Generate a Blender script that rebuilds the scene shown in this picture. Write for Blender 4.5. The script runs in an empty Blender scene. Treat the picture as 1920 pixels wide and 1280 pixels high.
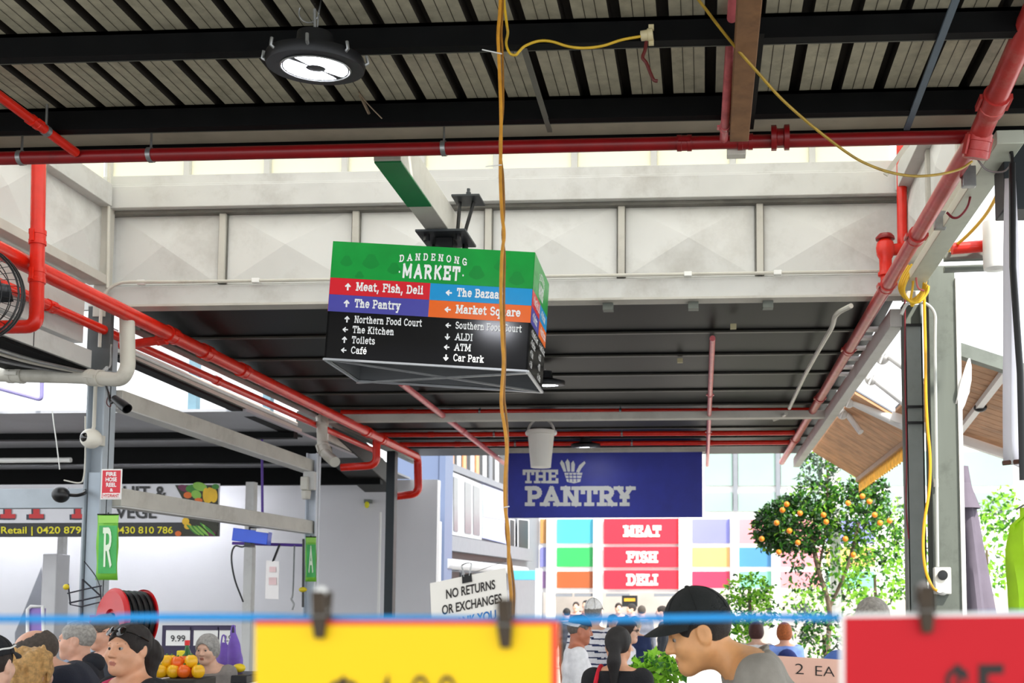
import bpy, math, random
import numpy as np
from mathutils import Vector, Matrix
sc = bpy.context.scene
col = sc.collection
random.seed(7); RNG = np.random.default_rng(11)
# ---------------------------------------------------------------- camera (a shift lens, as in an upright-corrected photograph)
CAM = Vector((0, 0, 1.75)); F = 2000.0; PPX, PPY = 1219.0, 975.0
yaw_t, pit_t = math.atan(.05), math.atan(.075)
fwd = Vector((-math.sin(yaw_t)*math.cos(pit_t), math.cos(yaw_t)*math.cos(pit_t), math.sin(pit_t)))
rgt = fwd.cross(Vector((0, 0, 1))).normalized(); upv = rgt.cross(fwd)
cd = bpy.data.cameras.new('camera'); cam = bpy.data.objects.new('camera', cd); col.objects.link(cam)
cd.sensor_fit = 'HORIZONTAL'; cd.sensor_width = 36; cd.lens = 36*F/1920
cd.shift_x = (960-PPX)/1920; cd.shift_y = (PPY-640)/1920
cd.clip_start = .05; cd.clip_end = 400
cd.dof.use_dof = True; cd.dof.focus_distance = 5.6; cd.dof.aperture_fstop = 4.0
M = Matrix((rgt, upv, -fwd)).transposed().to_4x4(); M.translation = CAM
cam.matrix_world = M
sc.camera = cam
# ---------------------------------------------------------------- sky, sun, exposure
w = bpy.data.worlds.new('sky'); sc.world = w; w.use_nodes = True
bg = w.node_tree.nodes['Background']; bg.inputs[0].default_value = (.93, .965, 1, 1); bg.inputs[1].default_value = 1.0
sl = bpy.data.lights.new('sun', 'SUN'); sl.energy = 3.2; sl.angle = math.radians(3); sl.color = (1, .95, .86)
so = bpy.data.objects.new('sun', sl); col.objects.link(so)
so.rotation_euler = Vector((-.42, .52, -.74)).to_track_quat('-Z', 'Y').to_euler()
sc.view_settings.view_transform = 'Standard'; sc.view_settings.look = 'None'
sc.view_settings.gamma = 1; sc.view_settings.use_curve_mapping = False
sc.view_settings.exposure = 1.17
sc.cycles.use_denoising = True; sc.cycles.max_bounces = 8; sc.cycles.diffuse_bounces = 5; sc.cycles.sample_clamp_indirect = 6
# ---------------------------------------------------------------- where a sight line of the photograph meets a plane of the place
def ray(px, py): return (rgt*(px-PPX) - upv*(py-PPY) + fwd*F).normalized()
def W(px, py, Y): d = ray(px, py); return CAM + d*((Y-CAM.y)/d.y)
def WX(px, py, X): d = ray(px, py); return CAM + d*((X-CAM.x)/d.x)
def WZ(px, py, zp): d = ray(px, py); return CAM + d*(zp/d.z)
def WP(px, py, p0, n): d = ray(px, py); return CAM + d*((p0-CAM).dot(n)/d.dot(n))
V = Vector
Z0 = 1.75
# ---------------------------------------------------------------- materials
def lin(c):
    if isinstance(c, str):
        c = [int(c[i:i+2], 16)/255 for i in (0, 2, 4)]
    return tuple(x/12.92 if x <= .04045 else ((x+.055)/1.055)**2.4 for x in c)
_m = {}
def mat(name, c, rough=.6, metal=0, var=.12, scale=6, emit=0, bump=0, trans=0, spec=.5, dirt=None, dirt_amt=.35, streak=False, sss=0):
    if name in _m: return _m[name]
    m = bpy.data.materials.new(name); m.use_nodes = True; nt = m.node_tree; N = nt.nodes; L = nt.links
    b = N['Principled BSDF']; c = lin(c)
    b.inputs['Roughness'].default_value = rough; b.inputs['Metallic'].default_value = metal
    b.inputs['Specular IOR Level'].default_value = spec
    b.inputs['Base Color'].default_value = (*c, 1)
    tc = N.new('ShaderNodeTexCoord')
    if var or dirt:
        nz = N.new('ShaderNodeTexNoise'); nz.inputs['Scale'].default_value = scale; nz.inputs['Detail'].default_value = 6
        if streak:
            mp = N.new('ShaderNodeMapping'); mp.inputs['Scale'].default_value = (1, 1, .15); L.new(tc.outputs['Object'], mp.inputs[0]); L.new(mp.outputs[0], nz.inputs['Vector'])
        else: L.new(tc.outputs['Object'], nz.inputs['Vector'])
        mx = N.new('ShaderNodeMix'); mx.data_type = 'RGBA'
        rp = N.new('ShaderNodeMapRange'); rp.inputs[1].default_value = .3; rp.inputs[2].default_value = .7
        L.new(nz.outputs['Fac'], rp.inputs[0]); L.new(rp.outputs[0], mx.inputs['Factor'])
        mx.inputs['A'].default_value = (*[x*(1-var) for x in c], 1); mx.inputs['B'].default_value = (*[min(1, x*(1+var)) for x in c], 1)
        out = mx.outputs['Result']
        if dirt:
            n2 = N.new('ShaderNodeTexNoise'); n2.inputs['Scale'].default_value = scale*.45; n2.inputs['Detail'].default_value = 9; n2.inputs['Roughness'].default_value = .7
            L.new(tc.outputs['Object'], n2.inputs['Vector'])
            r2 = N.new('ShaderNodeMapRange'); r2.inputs[1].default_value = .52; r2.inputs[2].default_value = .72; r2.inputs[4].default_value = dirt_amt
            L.new(n2.outputs['Fac'], r2.inputs[0])
            m2 = N.new('ShaderNodeMix'); m2.data_type = 'RGBA'; L.new(r2.outputs[0], m2.inputs['Factor']); L.new(out, m2.inputs['A'])
            m2.inputs['B'].default_value = (*lin(dirt), 1); out = m2.outputs['Result']
        L.new(out, b.inputs['Base Color'])
    if bump:
        n3 = N.new('ShaderNodeTexNoise'); n3.inputs['Scale'].default_value = scale*6; L.new(tc.outputs['Object'], n3.inputs['Vector'])
        bp = N.new('ShaderNodeBump'); bp.inputs['Strength'].default_value = bump; bp.inputs['Distance'].default_value = .01
        L.new(n3.outputs['Fac'], bp.inputs['Height']); L.new(bp.outputs[0], b.inputs['Normal'])
    if emit:
        b.inputs['Emission Color'].default_value = (*c, 1); b.inputs['Emission Strength'].default_value = emit
    if sss:
        b.inputs['Subsurface Weight'].default_value = sss; b.inputs['Subsurface Radius'].default_value = (.012, .005, .003); b.inputs['Subsurface Scale'].default_value = 1
    if trans:
        t = N.new('ShaderNodeBsdfTranslucent'); t.inputs[0].default_value = (*[min(1, x*1.3) for x in c], 1)
        s = N.new('ShaderNodeMixShader'); s.inputs[0].default_value = trans
        L.new(b.outputs[0], s.inputs[1]); L.new(t.outputs[0], s.inputs[2]); L.new(s.outputs[0], N['Material Output'].inputs[0])
    _m[name] = m
    return m
# ---------------------------------------------------------------- mesh building
class MB:
    def __init__(s): s.v = []; s.f = []; s.m = []
    def add(s, vs, fs, mi=0):
        o = len(s.v); s.v += [V(p) for p in vs]; s.f += [tuple(i+o for i in f) for f in fs]; s.m += [mi]*len(fs)
    def box(s, a, b, mi=0):
        x0, x1 = sorted((a[0], b[0])); y0, y1 = sorted((a[1], b[1])); z0, z1 = sorted((a[2], b[2]))
        s.add([(x0,y0,z0),(x1,y0,z0),(x1,y1,z0),(x0,y1,z0),(x0,y0,z1),(x1,y0,z1),(x1,y1,z1),(x0,y1,z1)],
              [(0,3,2,1),(4,5,6,7),(0,1,5,4),(1,2,6,5),(2,3,7,6),(3,0,4,7)], mi)
    def hexa(s, q, d, mi=0):                      # a quad q given thickness d
        d = V(d); s.add([*q, *[V(p)+d for p in q]], [(0,1,2,3),(7,6,5,4),(0,4,5,1),(1,5,6,2),(2,6,7,3),(3,7,4,0)], mi)
    def bar(s, p, q, w, h, up=(0,0,1), mi=0):     # straight bar of rectangular section
        p, q = V(p), V(q); d = (q-p).normalized(); a = d.cross(V(up)).normalized(); b = a.cross(d)
        c = [a*w/2+b*h/2, a*w/2-b*h/2, -a*w/2-b*h/2, -a*w/2+b*h/2]
        s.add([p+k for k in c]+[q+k for k in c], [(0,1,2,3),(7,6,5,4),(0,4,5,1),(1,5,6,2),(2,6,7,3),(3,7,4,0)], mi)
    def ibeam(s, p, q, w, h, t=.012, up=(0,0,1), mi=0):
        p, q = V(p), V(q); d = (q-p).normalized(); a = d.cross(V(up)).normalized(); b = a.cross(d)
        s.bar(p+b*(h-t)/2, q+b*(h-t)/2, w, t, up, mi); s.bar(p-b*(h-t)/2, q-b*(h-t)/2, w, t, up, mi); s.bar(p, q, t, h-2*t, up, mi)
    def tube(s, pts, r, n=10, closed=False, mi=0):
        pts = [V(p) for p in pts]; N = len(pts); rs = r if isinstance(r, (list, tuple)) else [r]*N
        def tan(i):
            if closed: return (pts[(i+1) % N]-pts[i-1]).normalized()
            return (pts[min(i+1, N-1)]-pts[max(i-1, 0)]).normalized()
        t = tan(0); u = t.cross(V((0,0,1)))
        if u.length < .1: u = t.cross(V((1,0,0)))
        u.normalize(); vs = []
        for i in range(N):
            t = tan(i); u = (u-t*u.dot(t)).normalized(); b = t.cross(u)
            for k in range(n):
                a = 2*math.pi*k/n; vs.append(pts[i]+(u*math.cos(a)+b*math.sin(a))*rs[i])
        fs = []
        for i in range(N if closed else N-1):
            j = (i+1) % N
            for k in range(n): k2 = (k+1) % n; fs.append((i*n+k, i*n+k2, j*n+k2, j*n+k))
        if not closed: fs.append(tuple(range(n))[::-1]); fs.append(tuple(range((N-1)*n, N*n)))
        s.add(vs, fs, mi)
    def lathe(s, prof, n=24, o=(0,0,0), R=None, mi=0):   # prof: (radius, height) along the local z axis
        R = R or Matrix.Identity(3); o = V(o); vs = []
        for (r, z) in prof:
            for k in range(n):
                a = 2*math.pi*k/n; vs.append(o+R @ V((r*math.cos(a), r*math.sin(a), z)))
        fs = [(i*n+k, i*n+(k+1) % n, (i+1)*n+(k+1) % n, (i+1)*n+k) for i in range(len(prof)-1) for k in range(n)]
        if prof[0][0] > 1e-6: fs.append(tuple(range(n))[::-1])
        if prof[-1][0] > 1e-6: fs.append(tuple(range((len(prof)-1)*n, len(prof)*n)))
        s.add(vs, fs, mi)
    def ell(s, c, r, nu=14, nv=9, R=None, mi=0):
        r = r if isinstance(r, (tuple, list)) else (r, r, r); R = R or Matrix.Identity(3); c = V(c)
        vs = [c+R @ V((0,0,-r[2]))]
        for j in range(1, nv):
            a = -math.pi/2+math.pi*j/nv
            for k in range(nu):
                b = 2*math.pi*k/nu; vs.append(c+R @ V((r[0]*math.cos(a)*math.cos(b), r[1]*math.cos(a)*math.sin(b), r[2]*math.sin(a))))
        vs.append(c+R @ V((0,0,r[2]))); fs = []
        for k in range(nu):
            k2 = (k+1) % nu; fs.append((0, 1+k2, 1+k)); fs.append((len(vs)-1, len(vs)-1-nu+k, len(vs)-1-nu+k2))
            for j in range(nv-2): fs.append((1+j*nu+k, 1+j*nu+k2, 1+(j+1)*nu+k2, 1+(j+1)*nu+k))
        s.add(vs, fs, mi)
    def build(s, name, m, parent=None, smooth=True, bevel=0, solid=0):
        ms = m if isinstance(m, (list, tuple)) else [m]
        vs = s.v
        if parent is not None:
            o0 = V((0,0,0)); p = parent
            while p is not None: o0 += p.location; p = p.parent
        else:
            lo = V([min(v[i] for v in vs) for i in range(3)]); hi = V([max(v[i] for v in vs) for i in range(3)])
            o0 = V(((lo.x+hi.x)/2, (lo.y+hi.y)/2, lo.z))
        me = bpy.data.meshes.new(name); me.from_pydata([v-o0 for v in vs], [], s.f)
        for k in ms: me.materials.append(k)
        if len(ms) > 1: me.polygons.foreach_set('material_index', s.m)
        if smooth:
            me.polygons.foreach_set('use_smooth', [True]*len(me.polygons)); me.set_sharp_from_angle(angle=math.radians(38))
        me.update()
        o = bpy.data.objects.new(name, me); col.objects.link(o)
        if parent is not None: o.parent = parent
        else: o.location = o0
        if bevel:
            b = o.modifiers.new('bevel', 'BEVEL'); b.width = bevel; b.segments = 2; b.limit_method = 'ANGLE'
        return o
def tag(o, label=None, cat=None, group=None, kind=None):
    if label: o['label'] = label
    if cat: o['category'] = cat
    if group: o['group'] = group
    if kind: o['kind'] = kind
    return o
def thing(name, label, cat, loc, group=None, kind='thing'):
    o = bpy.data.objects.new(name, None); o.empty_display_size = .1; col.objects.link(o); o.location = V(loc)
    return tag(o, label, cat, group, kind)
def solo(mb, name, m, label, cat, group=None, kind='thing', **k):
    return tag(mb.build(name, m, None, **k), label, cat, group, kind)
def bend(pts, rad, n=6):                              # rounds the corners of a path
    pts = [V(p) for p in pts]; out = [pts[0]]
    for i in range(1, len(pts)-1):
        a, b, c = pts[i-1], pts[i], pts[i+1]
        r = min(rad, (a-b).length*.49, (c-b).length*.49)
        p, q = b+(a-b).normalized()*r, b+(c-b).normalized()*r
        for k in range(n+1):
            t = k/n; out.append(p*(1-t)**2+b*2*t*(1-t)+q*t*t)
    return out+[pts[-1]]
def smooth_path(pts, n=6):                            # Catmull-Rom
    pts = [V(p) for p in pts]; P = [pts[0]*2-pts[1]]+pts+[pts[-1]*2-pts[-2]]; out = []
    for i in range(1, len(P)-2):
        for k in range(n):
            t = k/n; a, b, c, d = P[i-1:i+3]
            out.append(.5*((2*b)+(c-a)*t+(2*a-5*b+4*c-d)*t*t+(3*b-a-3*c+d)*t**3))
    return out+[pts[-1]]
# ---------------------------------------------------------------- lettering
def bfont(text, bold=0.0, sx=1.0, sp=1.0):
    cu = bpy.data.curves.new('t', 'FONT'); cu.body = text; cu.size = 1; cu.offset = bold; cu.space_character = sp; cu.resolution_u = 4
    o = bpy.data.objects.new('t', cu); col.objects.link(o)
    dg = bpy.context.evaluated_depsgraph_get(); me = bpy.data.meshes.new_from_object(o.evaluated_get(dg))
    vs = [(v.co.x*sx, v.co.y) for v in me.vertices]; fs = [tuple(p.vertices) for p in me.polygons]
    bpy.data.objects.remove(o); bpy.data.curves.remove(cu); bpy.data.meshes.remove(me)
    k = .729
    return [(x/k, y/k) for x, y in vs], fs
def arc(cx, cy, rx, ry, a0, a1, n=8):
    return [(cx+rx*math.cos(math.radians(a0+(a1-a0)*i/n)), cy+ry*math.sin(math.radians(a0+(a1-a0)*i/n))) for i in range(n+1)]
X = .7
GL = {  # glyph: (width, [(polyline, serif flag)]) ; 1 = slab at free ends, 0 = none
'A': (.8, [([(.08,0),(.4,1),(.72,0)],1), ([(.2,.33),(.6,.33)],0)]),
'B': (.68, [([(.14,0),(.14,1)],1), ([(.14,1)]+arc(.38,.76,.2,.24,90,-90)+[(.14,.52)],0), ([(.14,.52)]+arc(.4,.26,.23,.26,90,-90)+[(.14,0)],0)]),
'C': (.72, [(arc(.4,.5,.33,.5,45,315,14),0)]),
'D': (.76, [([(.14,0),(.14,1)],1), ([(.04,1),(.14,1)]+arc(.36,.5,.31,.5,90,-90,10)+[(.04,0)],0)]),
'E': (.66, [([(.14,0),(.14,1)],0), ([(.04,1),(.6,1),(.6,.8)],0), ([(.14,.52),(.46,.52)],0), ([(.04,0),(.62,0),(.62,.22)],0)]),
'F': (.62, [([(.14,0),(.14,1)],1), ([(.04,1),(.6,1),(.6,.8)],0), ([(.14,.52),(.46,.52)],0)]),
'G': (.76, [(arc(.4,.5,.33,.5,45,330,14),0), ([(.45,.45),(.69,.45),(.69,.1)],0)]),
'H': (.8, [([(.15,0),(.15,1)],1), ([(.65,0),(.65,1)],1), ([(.15,.5),(.65,.5)],0)]),
'I': (.36, [([(.18,0),(.18,1)],1)]),
'K': (.76, [([(.15,0),(.15,1)],1), ([(.15,.42),(.62,1)],1), ([(.32,.6),(.66,0)],1)]),
'L': (.62, [([(.14,0),(.14,1)],1), ([(.04,0),(.58,0),(.58,.25)],0)]),
'M': (.96, [([(.14,0),(.14,1)],1), ([(.82,0),(.82,1)],1), ([(.14,1),(.48,.2),(.82,1)],0)]),
'N': (.82, [([(.15,0),(.15,1)],1), ([(.67,0),(.67,1)],1), ([(.15,1),(.67,0)],0)]),
'O': (.78, [(arc(.39,.5,.33,.5,0,360,18),0)]),
'P': (.66, [([(.14,0),(.14,1)],1), ([(.04,1),(.14,1)]+arc(.37,.73,.23,.27,90,-90)+[(.14,.46)],0)]),
'R': (.74, [([(.14,0),(.14,1)],1), ([(.04,1),(.14,1)]+arc(.37,.74,.23,.26,90,-90)+[(.14,.48)],0), ([(.36,.48),(.64,0)],1)]),
'S': (.64, [(arc(.32,.75,.24,.25,30,270,9)+arc(.32,.25,.26,.25,90,-150,9),0)]),
'T': (.7, [([(.35,0),(.35,1)],1), ([(.05,.76),(.05,1),(.65,1),(.65,.76)],0)]),
'U': (.78, [([(.14,1),(.14,.3)]+arc(.39,.28,.25,.28,180,360)+[(.64,1)],1)]),
'V': (.76, [([(.08,1),(.38,0),(.68,1)],1)]),
'Y': (.74, [([(.37,0),(.37,.45),(.08,1)],1), ([(.37,.45),(.66,1)],1)]),
'a': (.6, [(arc(.28,.5,.2,.2,150,0,7)+[(.48,.08),(.56,.0)],0), (arc(.27,.2,.2,.2,0,360,12),0)]),
'c': (.54, [(arc(.3,.35,.24,.35,50,310,12),0)]),
'd': (.64, [(arc(.29,.35,.22,.35,0,360,14),0), ([(.42,1),(.51,1),(.51,0),(.6,0)],0)]),
'e': (.58, [([(.07,.38),(.52,.38)]+arc(.3,.36,.23,.34,0,310,14),0)]),
'f': (.42, [([(.18,0),(.18,.75)]+arc(.33,.76,.15,.24,180,60,6),0), ([(.04,.66),(.38,.66)],0), ([(.06,0),(.32,0)],0)]),
'h': (.68, [([(.06,1),(.16,1),(.16,0)],1), (arc(.34,.42,.18,.28,170,0,8)+[(.52,0)],1)]),
'i': (.32, [([(.07,X),(.16,X),(.16,0)],1), ([(.16,.92),(.16,1)],0)]),
'k': (.64, [([(.06,1),(.16,1),(.16,0)],1), ([(.16,.28),(.5,X)],1), ([(.28,.42),(.54,0)],1)]),
'l': (.32, [([(.07,1),(.16,1),(.16,0)],1)]),
'm': (.98, [([(.06,X),(.16,X),(.16,0)],1), (arc(.32,.42,.16,.28,170,0,8)+[(.48,0)],1), (arc(.64,.42,.16,.28,170,0,8)+[(.8,0)],1)]),
'n': (.68, [([(.06,X),(.16,X),(.16,0)],1), (arc(.34,.42,.18,.28,170,0,8)+[(.52,0)],1)]),
'o': (.62, [(arc(.31,.35,.24,.35,0,360,14),0)]),
'q': (.64, [(arc(.29,.35,.22,.35,0,360,14),0), ([(.51,X),(.51,-.28)],1)]),
'r': (.5, [([(.06,X),(.17,X),(.17,0)],1), (arc(.36,.44,.19,.26,170,50,6),0)]),
's': (.52, [(arc(.26,.53,.18,.17,30,270,8)+arc(.26,.18,.2,.18,90,-150,8),0)]),
't': (.44, [([(.18,.95),(.18,.2)]+arc(.32,.19,.14,.19,180,300,6),0), ([(.04,X),(.38,X)],0)]),
'u': (.68, [([(.06,X),(.16,X),(.16,.25)]+arc(.33,.22,.17,.22,180,350,7),0), ([(.42,X),(.52,X),(.52,0),(.6,0)],0)]),
'y': (.64, [([(.1,X),(.34,.05)],1), ([(.56,X),(.28,-.25),(.12,-.25)],1)]),
'z': (.56, [([(.08,.55),(.08,X),(.48,X),(.08,0),(.5,0),(.5,.15)],0)]),
',': (.26, [([(.14,.06),(.06,-.16)],0)]), '.': (.24, [([(.12,0),(.12,.1)],0)]), ' ': (.34, []), '*': (.2, [([(.05,.45),(.05,.56)],0)]),
'-': (.3, [([(.06,.48),(.24,.48)],0)]),
'^': (.7, [([(.35,0),(.35,.9)],0), ([(.1,.6),(.35,.95),(.6,.6)],0)]),      # arrows of the direction board
'<': (.9, [([(.08,.45),(.8,.45)],0), ([(.4,.8),(.05,.45),(.4,.1)],0)]),
'>': (.9, [([(.08,.45),(.8,.45)],0), ([(.5,.8),(.85,.45),(.5,.1)],0)]),
'_': (.7, [([(.35,.05),(.35,.95)],0), ([(.1,.4),(.35,.02),(.6,.4)],0)]),
}
def slab(text, t=.16, serif=True, sp=0.0, sx=1.0):
    vs, fs = [], []; x = 0
    def rect(a, b, w, ext=0):
        d = V((b[0]-a[0], b[1]-a[1]));
        if d.length < 1e-6: return
        d.normalize(); n = V((-d.y, d.x))*w/2; a = V(a)-d*ext; b = V(b)+d*ext; o = len(vs)
        vs.extend([tuple(a+n), tuple(a-n), tuple(b-n), tuple(b+n)]); fs.append((o, o+1, o+2, o+3))
    for ch in text:
        acute = ch == 'é'
        wd, strokes = GL['e' if acute else ch]
        if acute: rect((x+.28*sx, .8), (x+.4*sx, .98), t*.8)
        def in_y(p): return (x+p[0]*sx, t/2+p[1]*(1-t)) if p[1] >= 0 else (x+p[0]*sx, p[1])
        for pl, sf in strokes:
            q = [in_y(p) for p in pl]
            for i in range(len(q)-1): rect(q[i], q[i+1], t, t*.5 if not (serif and sf and (i in (0, len(q)-2))) else t*.45)
            if serif and sf:
                for e, o2 in ((q[0], q[1]), (q[-1], q[-2])):
                    if abs(e[1]-o2[1]) > abs(e[0]-o2[0])*.7: rect((e[0]-t*1.15, e[1]), (e[0]+t*1.15, e[1]), t*.85)
        x += wd*sx+t*.55+sp
    return vs, fs, x
def put(mb, vf, mp, x0, y0, h, w=None, slope=0, mi=0, rot=0):
    """lettering vf (unit cap height) whose baseline starts at x0,y0 of the photograph, on the sign surface mp"""
    vs, fs = vf[0], vf[1]
    if not vs: return
    a = min(v[0] for v in vs); b = max(v[0] for v in vs); kx = h if w is None else w/(b-a); cr, sr = math.cos(rot), math.sin(rot)
    pts = []; vs = [vs[i] for f in fs for i in f]; n = 0; gs = []; lay = []
    for k, f in enumerate(fs): gs.append(tuple(range(n, n+len(f)))); n += len(f); lay += [k % 29]*len(f)
    fs = gs
    for (x, y) in vs:
        dx, dy = (x-a)*kx, -y*h
        if rot: dx, dy = dx*cr-dy*sr, dx*sr+dy*cr
        pts.append(mp(x0+dx, y0+dy+dx*slope))
    pts = [p+(CAM-p)*(8e-6*l) for p, l in zip(pts, lay)]   # crossing strokes lie in thin layers, not in one plane
    mb.add(pts, [f[::-1] for f in fs], mi)
def yplane(Y): return lambda px, py: W(px, py, Y)
def rect(mb, px0, py0, px1, py1, Y, d, mi=0, floor=False):          # upright box facing the walkway, its front at depth Y
    a, b = W(px0, (py0+py1)/2, Y), W(px1, (py0+py1)/2, Y); c = (px0+px1)/2
    z1, z0 = W(c, py0, Y).z, W(c, py1, Y).z
    if floor: z0 = 0
    mb.box((a.x, Y, z0), (b.x, Y+d, z1), mi)
    return V(((a.x+b.x)/2, Y, z0))
# ---------------------------------------------------------------- figures: one continuous surface grown from a distance field
def smin(a, b, k):
    h = np.maximum(k-np.abs(a-b), 0)/k
    return np.minimum(a, b)-h*h*k*.25
class Field:
    def __init__(s, xs, ys, zs):
        s.x, s.y, s.z = [np.asarray(a, float) for a in (xs, ys, zs)]; s.D = np.full((len(xs), len(ys), len(zs)), .5, np.float32)
    def sub(s, lo, hi):
        sl = []
        for a, l, h in zip((s.x, s.y, s.z), lo, hi):
            i, j = np.searchsorted(a, l), np.searchsorted(a, h); sl.append(slice(max(i-1, 0), min(j+1, len(a))))
        g = np.meshgrid(s.x[sl[0]], s.y[sl[1]], s.z[sl[2]], indexing='ij')
        return tuple(sl), np.stack(g, -1)
    def cone(s, a, b, ra, rb, k=.04, op=1):           # rounded cone
        a, b = np.array(a, float), np.array(b, float); r = max(ra, rb)+.07
        sl, P = s.sub(np.minimum(a, b)-r, np.maximum(a, b)+r)
        ba = b-a; t = np.clip(((P-a)@ba)/max(ba@ba, 1e-9), 0, 1)
        d = np.linalg.norm(P-(a+t[..., None]*ba), axis=-1)-(ra+(rb-ra)*t); s.mix(sl, d, k, op)
    def ell(s, c, r, k=.03, R=None, o=None, op=1):
        c, r = np.array(c, float), np.array(r, float)
        cw = c if R is None else np.array(o)+R@c
        m = r.max()+.05; sl, P = s.sub(cw-m, cw+m); q = P-cw
        if R is not None: q = q@R
        k0 = np.linalg.norm(q/r, axis=-1); k1 = np.linalg.norm(q/(r*r), axis=-1)
        s.mix(sl, k0*(k0-1)/np.maximum(k1, 1e-6), k, op)
    def hcone(s, a, b, ra, rb, k, R, o, op=1): s.cone(np.array(o)+R@np.array(a, float), np.array(o)+R@np.array(b, float), ra, rb, k, op)
    def mix(s, sl, d, k, op):
        if op == 1: s.D[sl] = smin(s.D[sl], d, k)
        else: s.D[sl] = -smin(-s.D[sl], d, k)       # carve
    def cut(s, p, n, keep=-1):                        # keep the side of the plane away from n
        n = np.array(n, float); n /= np.linalg.norm(n)
        d = (s.x[:, None, None]-p[0])*n[0]+(s.y[None, :, None]-p[1])*n[1]+(s.z[None, None, :]-p[2])*n[2]
        s.D = np.maximum(s.D, d)
    def mesh(s):
        D = s.D; n = np.array(D.shape); acc = np.zeros((*(n-1), 3)); cnt = np.zeros(n-1, int); ins = D < 0; A = (s.x, s.y, s.z); edges = []
        for ax in range(3):
            sa = [slice(None)]*3; sb = [slice(None)]*3; sa[ax] = slice(0, -1); sb[ax] = slice(1, None)
            I = np.argwhere(ins[tuple(sa)] != ins[tuple(sb)])
            J = I.copy(); J[:, ax] += 1
            d0 = D[tuple(I.T)]; d1 = D[tuple(J.T)]; t = d0/(d0-d1)
            P = np.stack([A[i][I[:, i]] for i in range(3)], 1); P[:, ax] += t*(A[ax][J[:, ax]]-A[ax][I[:, ax]])
            o1, o2 = [i for i in range(3) if i != ax]
            ok = (I[:, o1] > 0) & (I[:, o2] > 0) & (I[:, o1] < n[o1]-1) & (I[:, o2] < n[o2]-1)
            for da in (0, 1):
                for db in (0, 1):
                    C = I.copy(); C[:, o1] -= da; C[:, o2] -= db
                    g = ok; np.add.at(acc, tuple(C[g].T), P[g]); np.add.at(cnt, tuple(C[g].T), 1)
            edges.append((ax, o1, o2, I[ok], d0[ok] < 0))
        cells = np.argwhere(cnt > 0); idx = -np.ones(cnt.shape, int); idx[tuple(cells.T)] = np.arange(len(cells))
        v = acc[tuple(cells.T)]/cnt[tuple(cells.T)][:, None]; fs = []
        for ax, o1, o2, I, flip in edges:
            q = []
            for da, db in ((0, 0), (1, 0), (1, 1), (0, 1)):
                C = I.copy(); C[:, o1] -= da; C[:, o2] -= db; q.append(idx[tuple(C.T)])
            q = np.stack(q, 1); fl = flip if ax != 1 else ~flip
            q[~fl] = q[~fl][:, ::-1]; fs.append(q)
        return v, np.concatenate(fs)
def nmesh(name, v, f, m, parent, s=1.0, midx=None, relax=1):
    for _ in range(relax):                             # light smoothing
        acc = np.zeros_like(v); c = np.zeros(len(v))
        for a, b in ((0, 1), (1, 2), (2, 3), (3, 0)):
            np.add.at(acc, f[:, a], v[f[:, b]]); np.add.at(c, f[:, a], 1); np.add.at(acc, f[:, b], v[f[:, a]]); np.add.at(c, f[:, b], 1)
        v = v*.5+.5*acc/np.maximum(c, 1)[:, None]
    me = bpy.data.meshes.new(name); me.from_pydata((v*s).tolist(), [], f.tolist())
    for k in (m if isinstance(m, (list, tuple)) else [m]): me.materials.append(k)
    if midx is not None: me.polygons.foreach_set('material_index', midx(v[f].mean(1)).astype(int).tolist())
    me.polygons.foreach_set('use_smooth', [True]*len(me.polygons)); me.update()
    o = bpy.data.objects.new(name, me); col.objects.link(o); o.parent = parent
    return o
def axis(lo, hi, f0, f1, fine, coarse):
    a = []; x = lo
    while x < hi: a.append(x); x += fine if f0-.5*coarse <= x <= f1 else coarse
    return a
def noise3(P, f, seed=0):
    r = np.random.default_rng(seed); o = np.zeros(P.shape[:-1])
    for i in range(7):
        k = r.normal(size=3); k /= np.linalg.norm(k); o += np.sin((P@k)*f*(.7+.2*i)+r.uniform(0, 6.3))
    return o/7
def rotx(a): c, s = math.cos(a), math.sin(a); return np.array([[1, 0, 0], [0, c, -s], [0, s, c]])
def roty(a): c, s = math.cos(a), math.sin(a); return np.array([[c, 0, s], [0, 1, 0], [-s, 0, c]])
def rotz(a): c, s = math.cos(a), math.sin(a); return np.array([[c, -s, 0], [s, c, 0], [0, 0, 1]])
SKIN = {k: mat('skin '+k, c, .5, var=.06, scale=30, sss=.12) for k, c in dict(tan='D69C68', pink='D9A58C', fair='E0B49C', red='B87358', olive='DAA280').items()}
LIP = mat('lips', 'B06C5A', .45, var=.05); EYEW = mat('eye white', '9A928C', .25, var=0); IRIS = mat('iris', '1C120C', .15, var=0)
def fabric(name, c): return mat('cloth '+name, c, .85, var=.1, scale=24, bump=.25)
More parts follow.
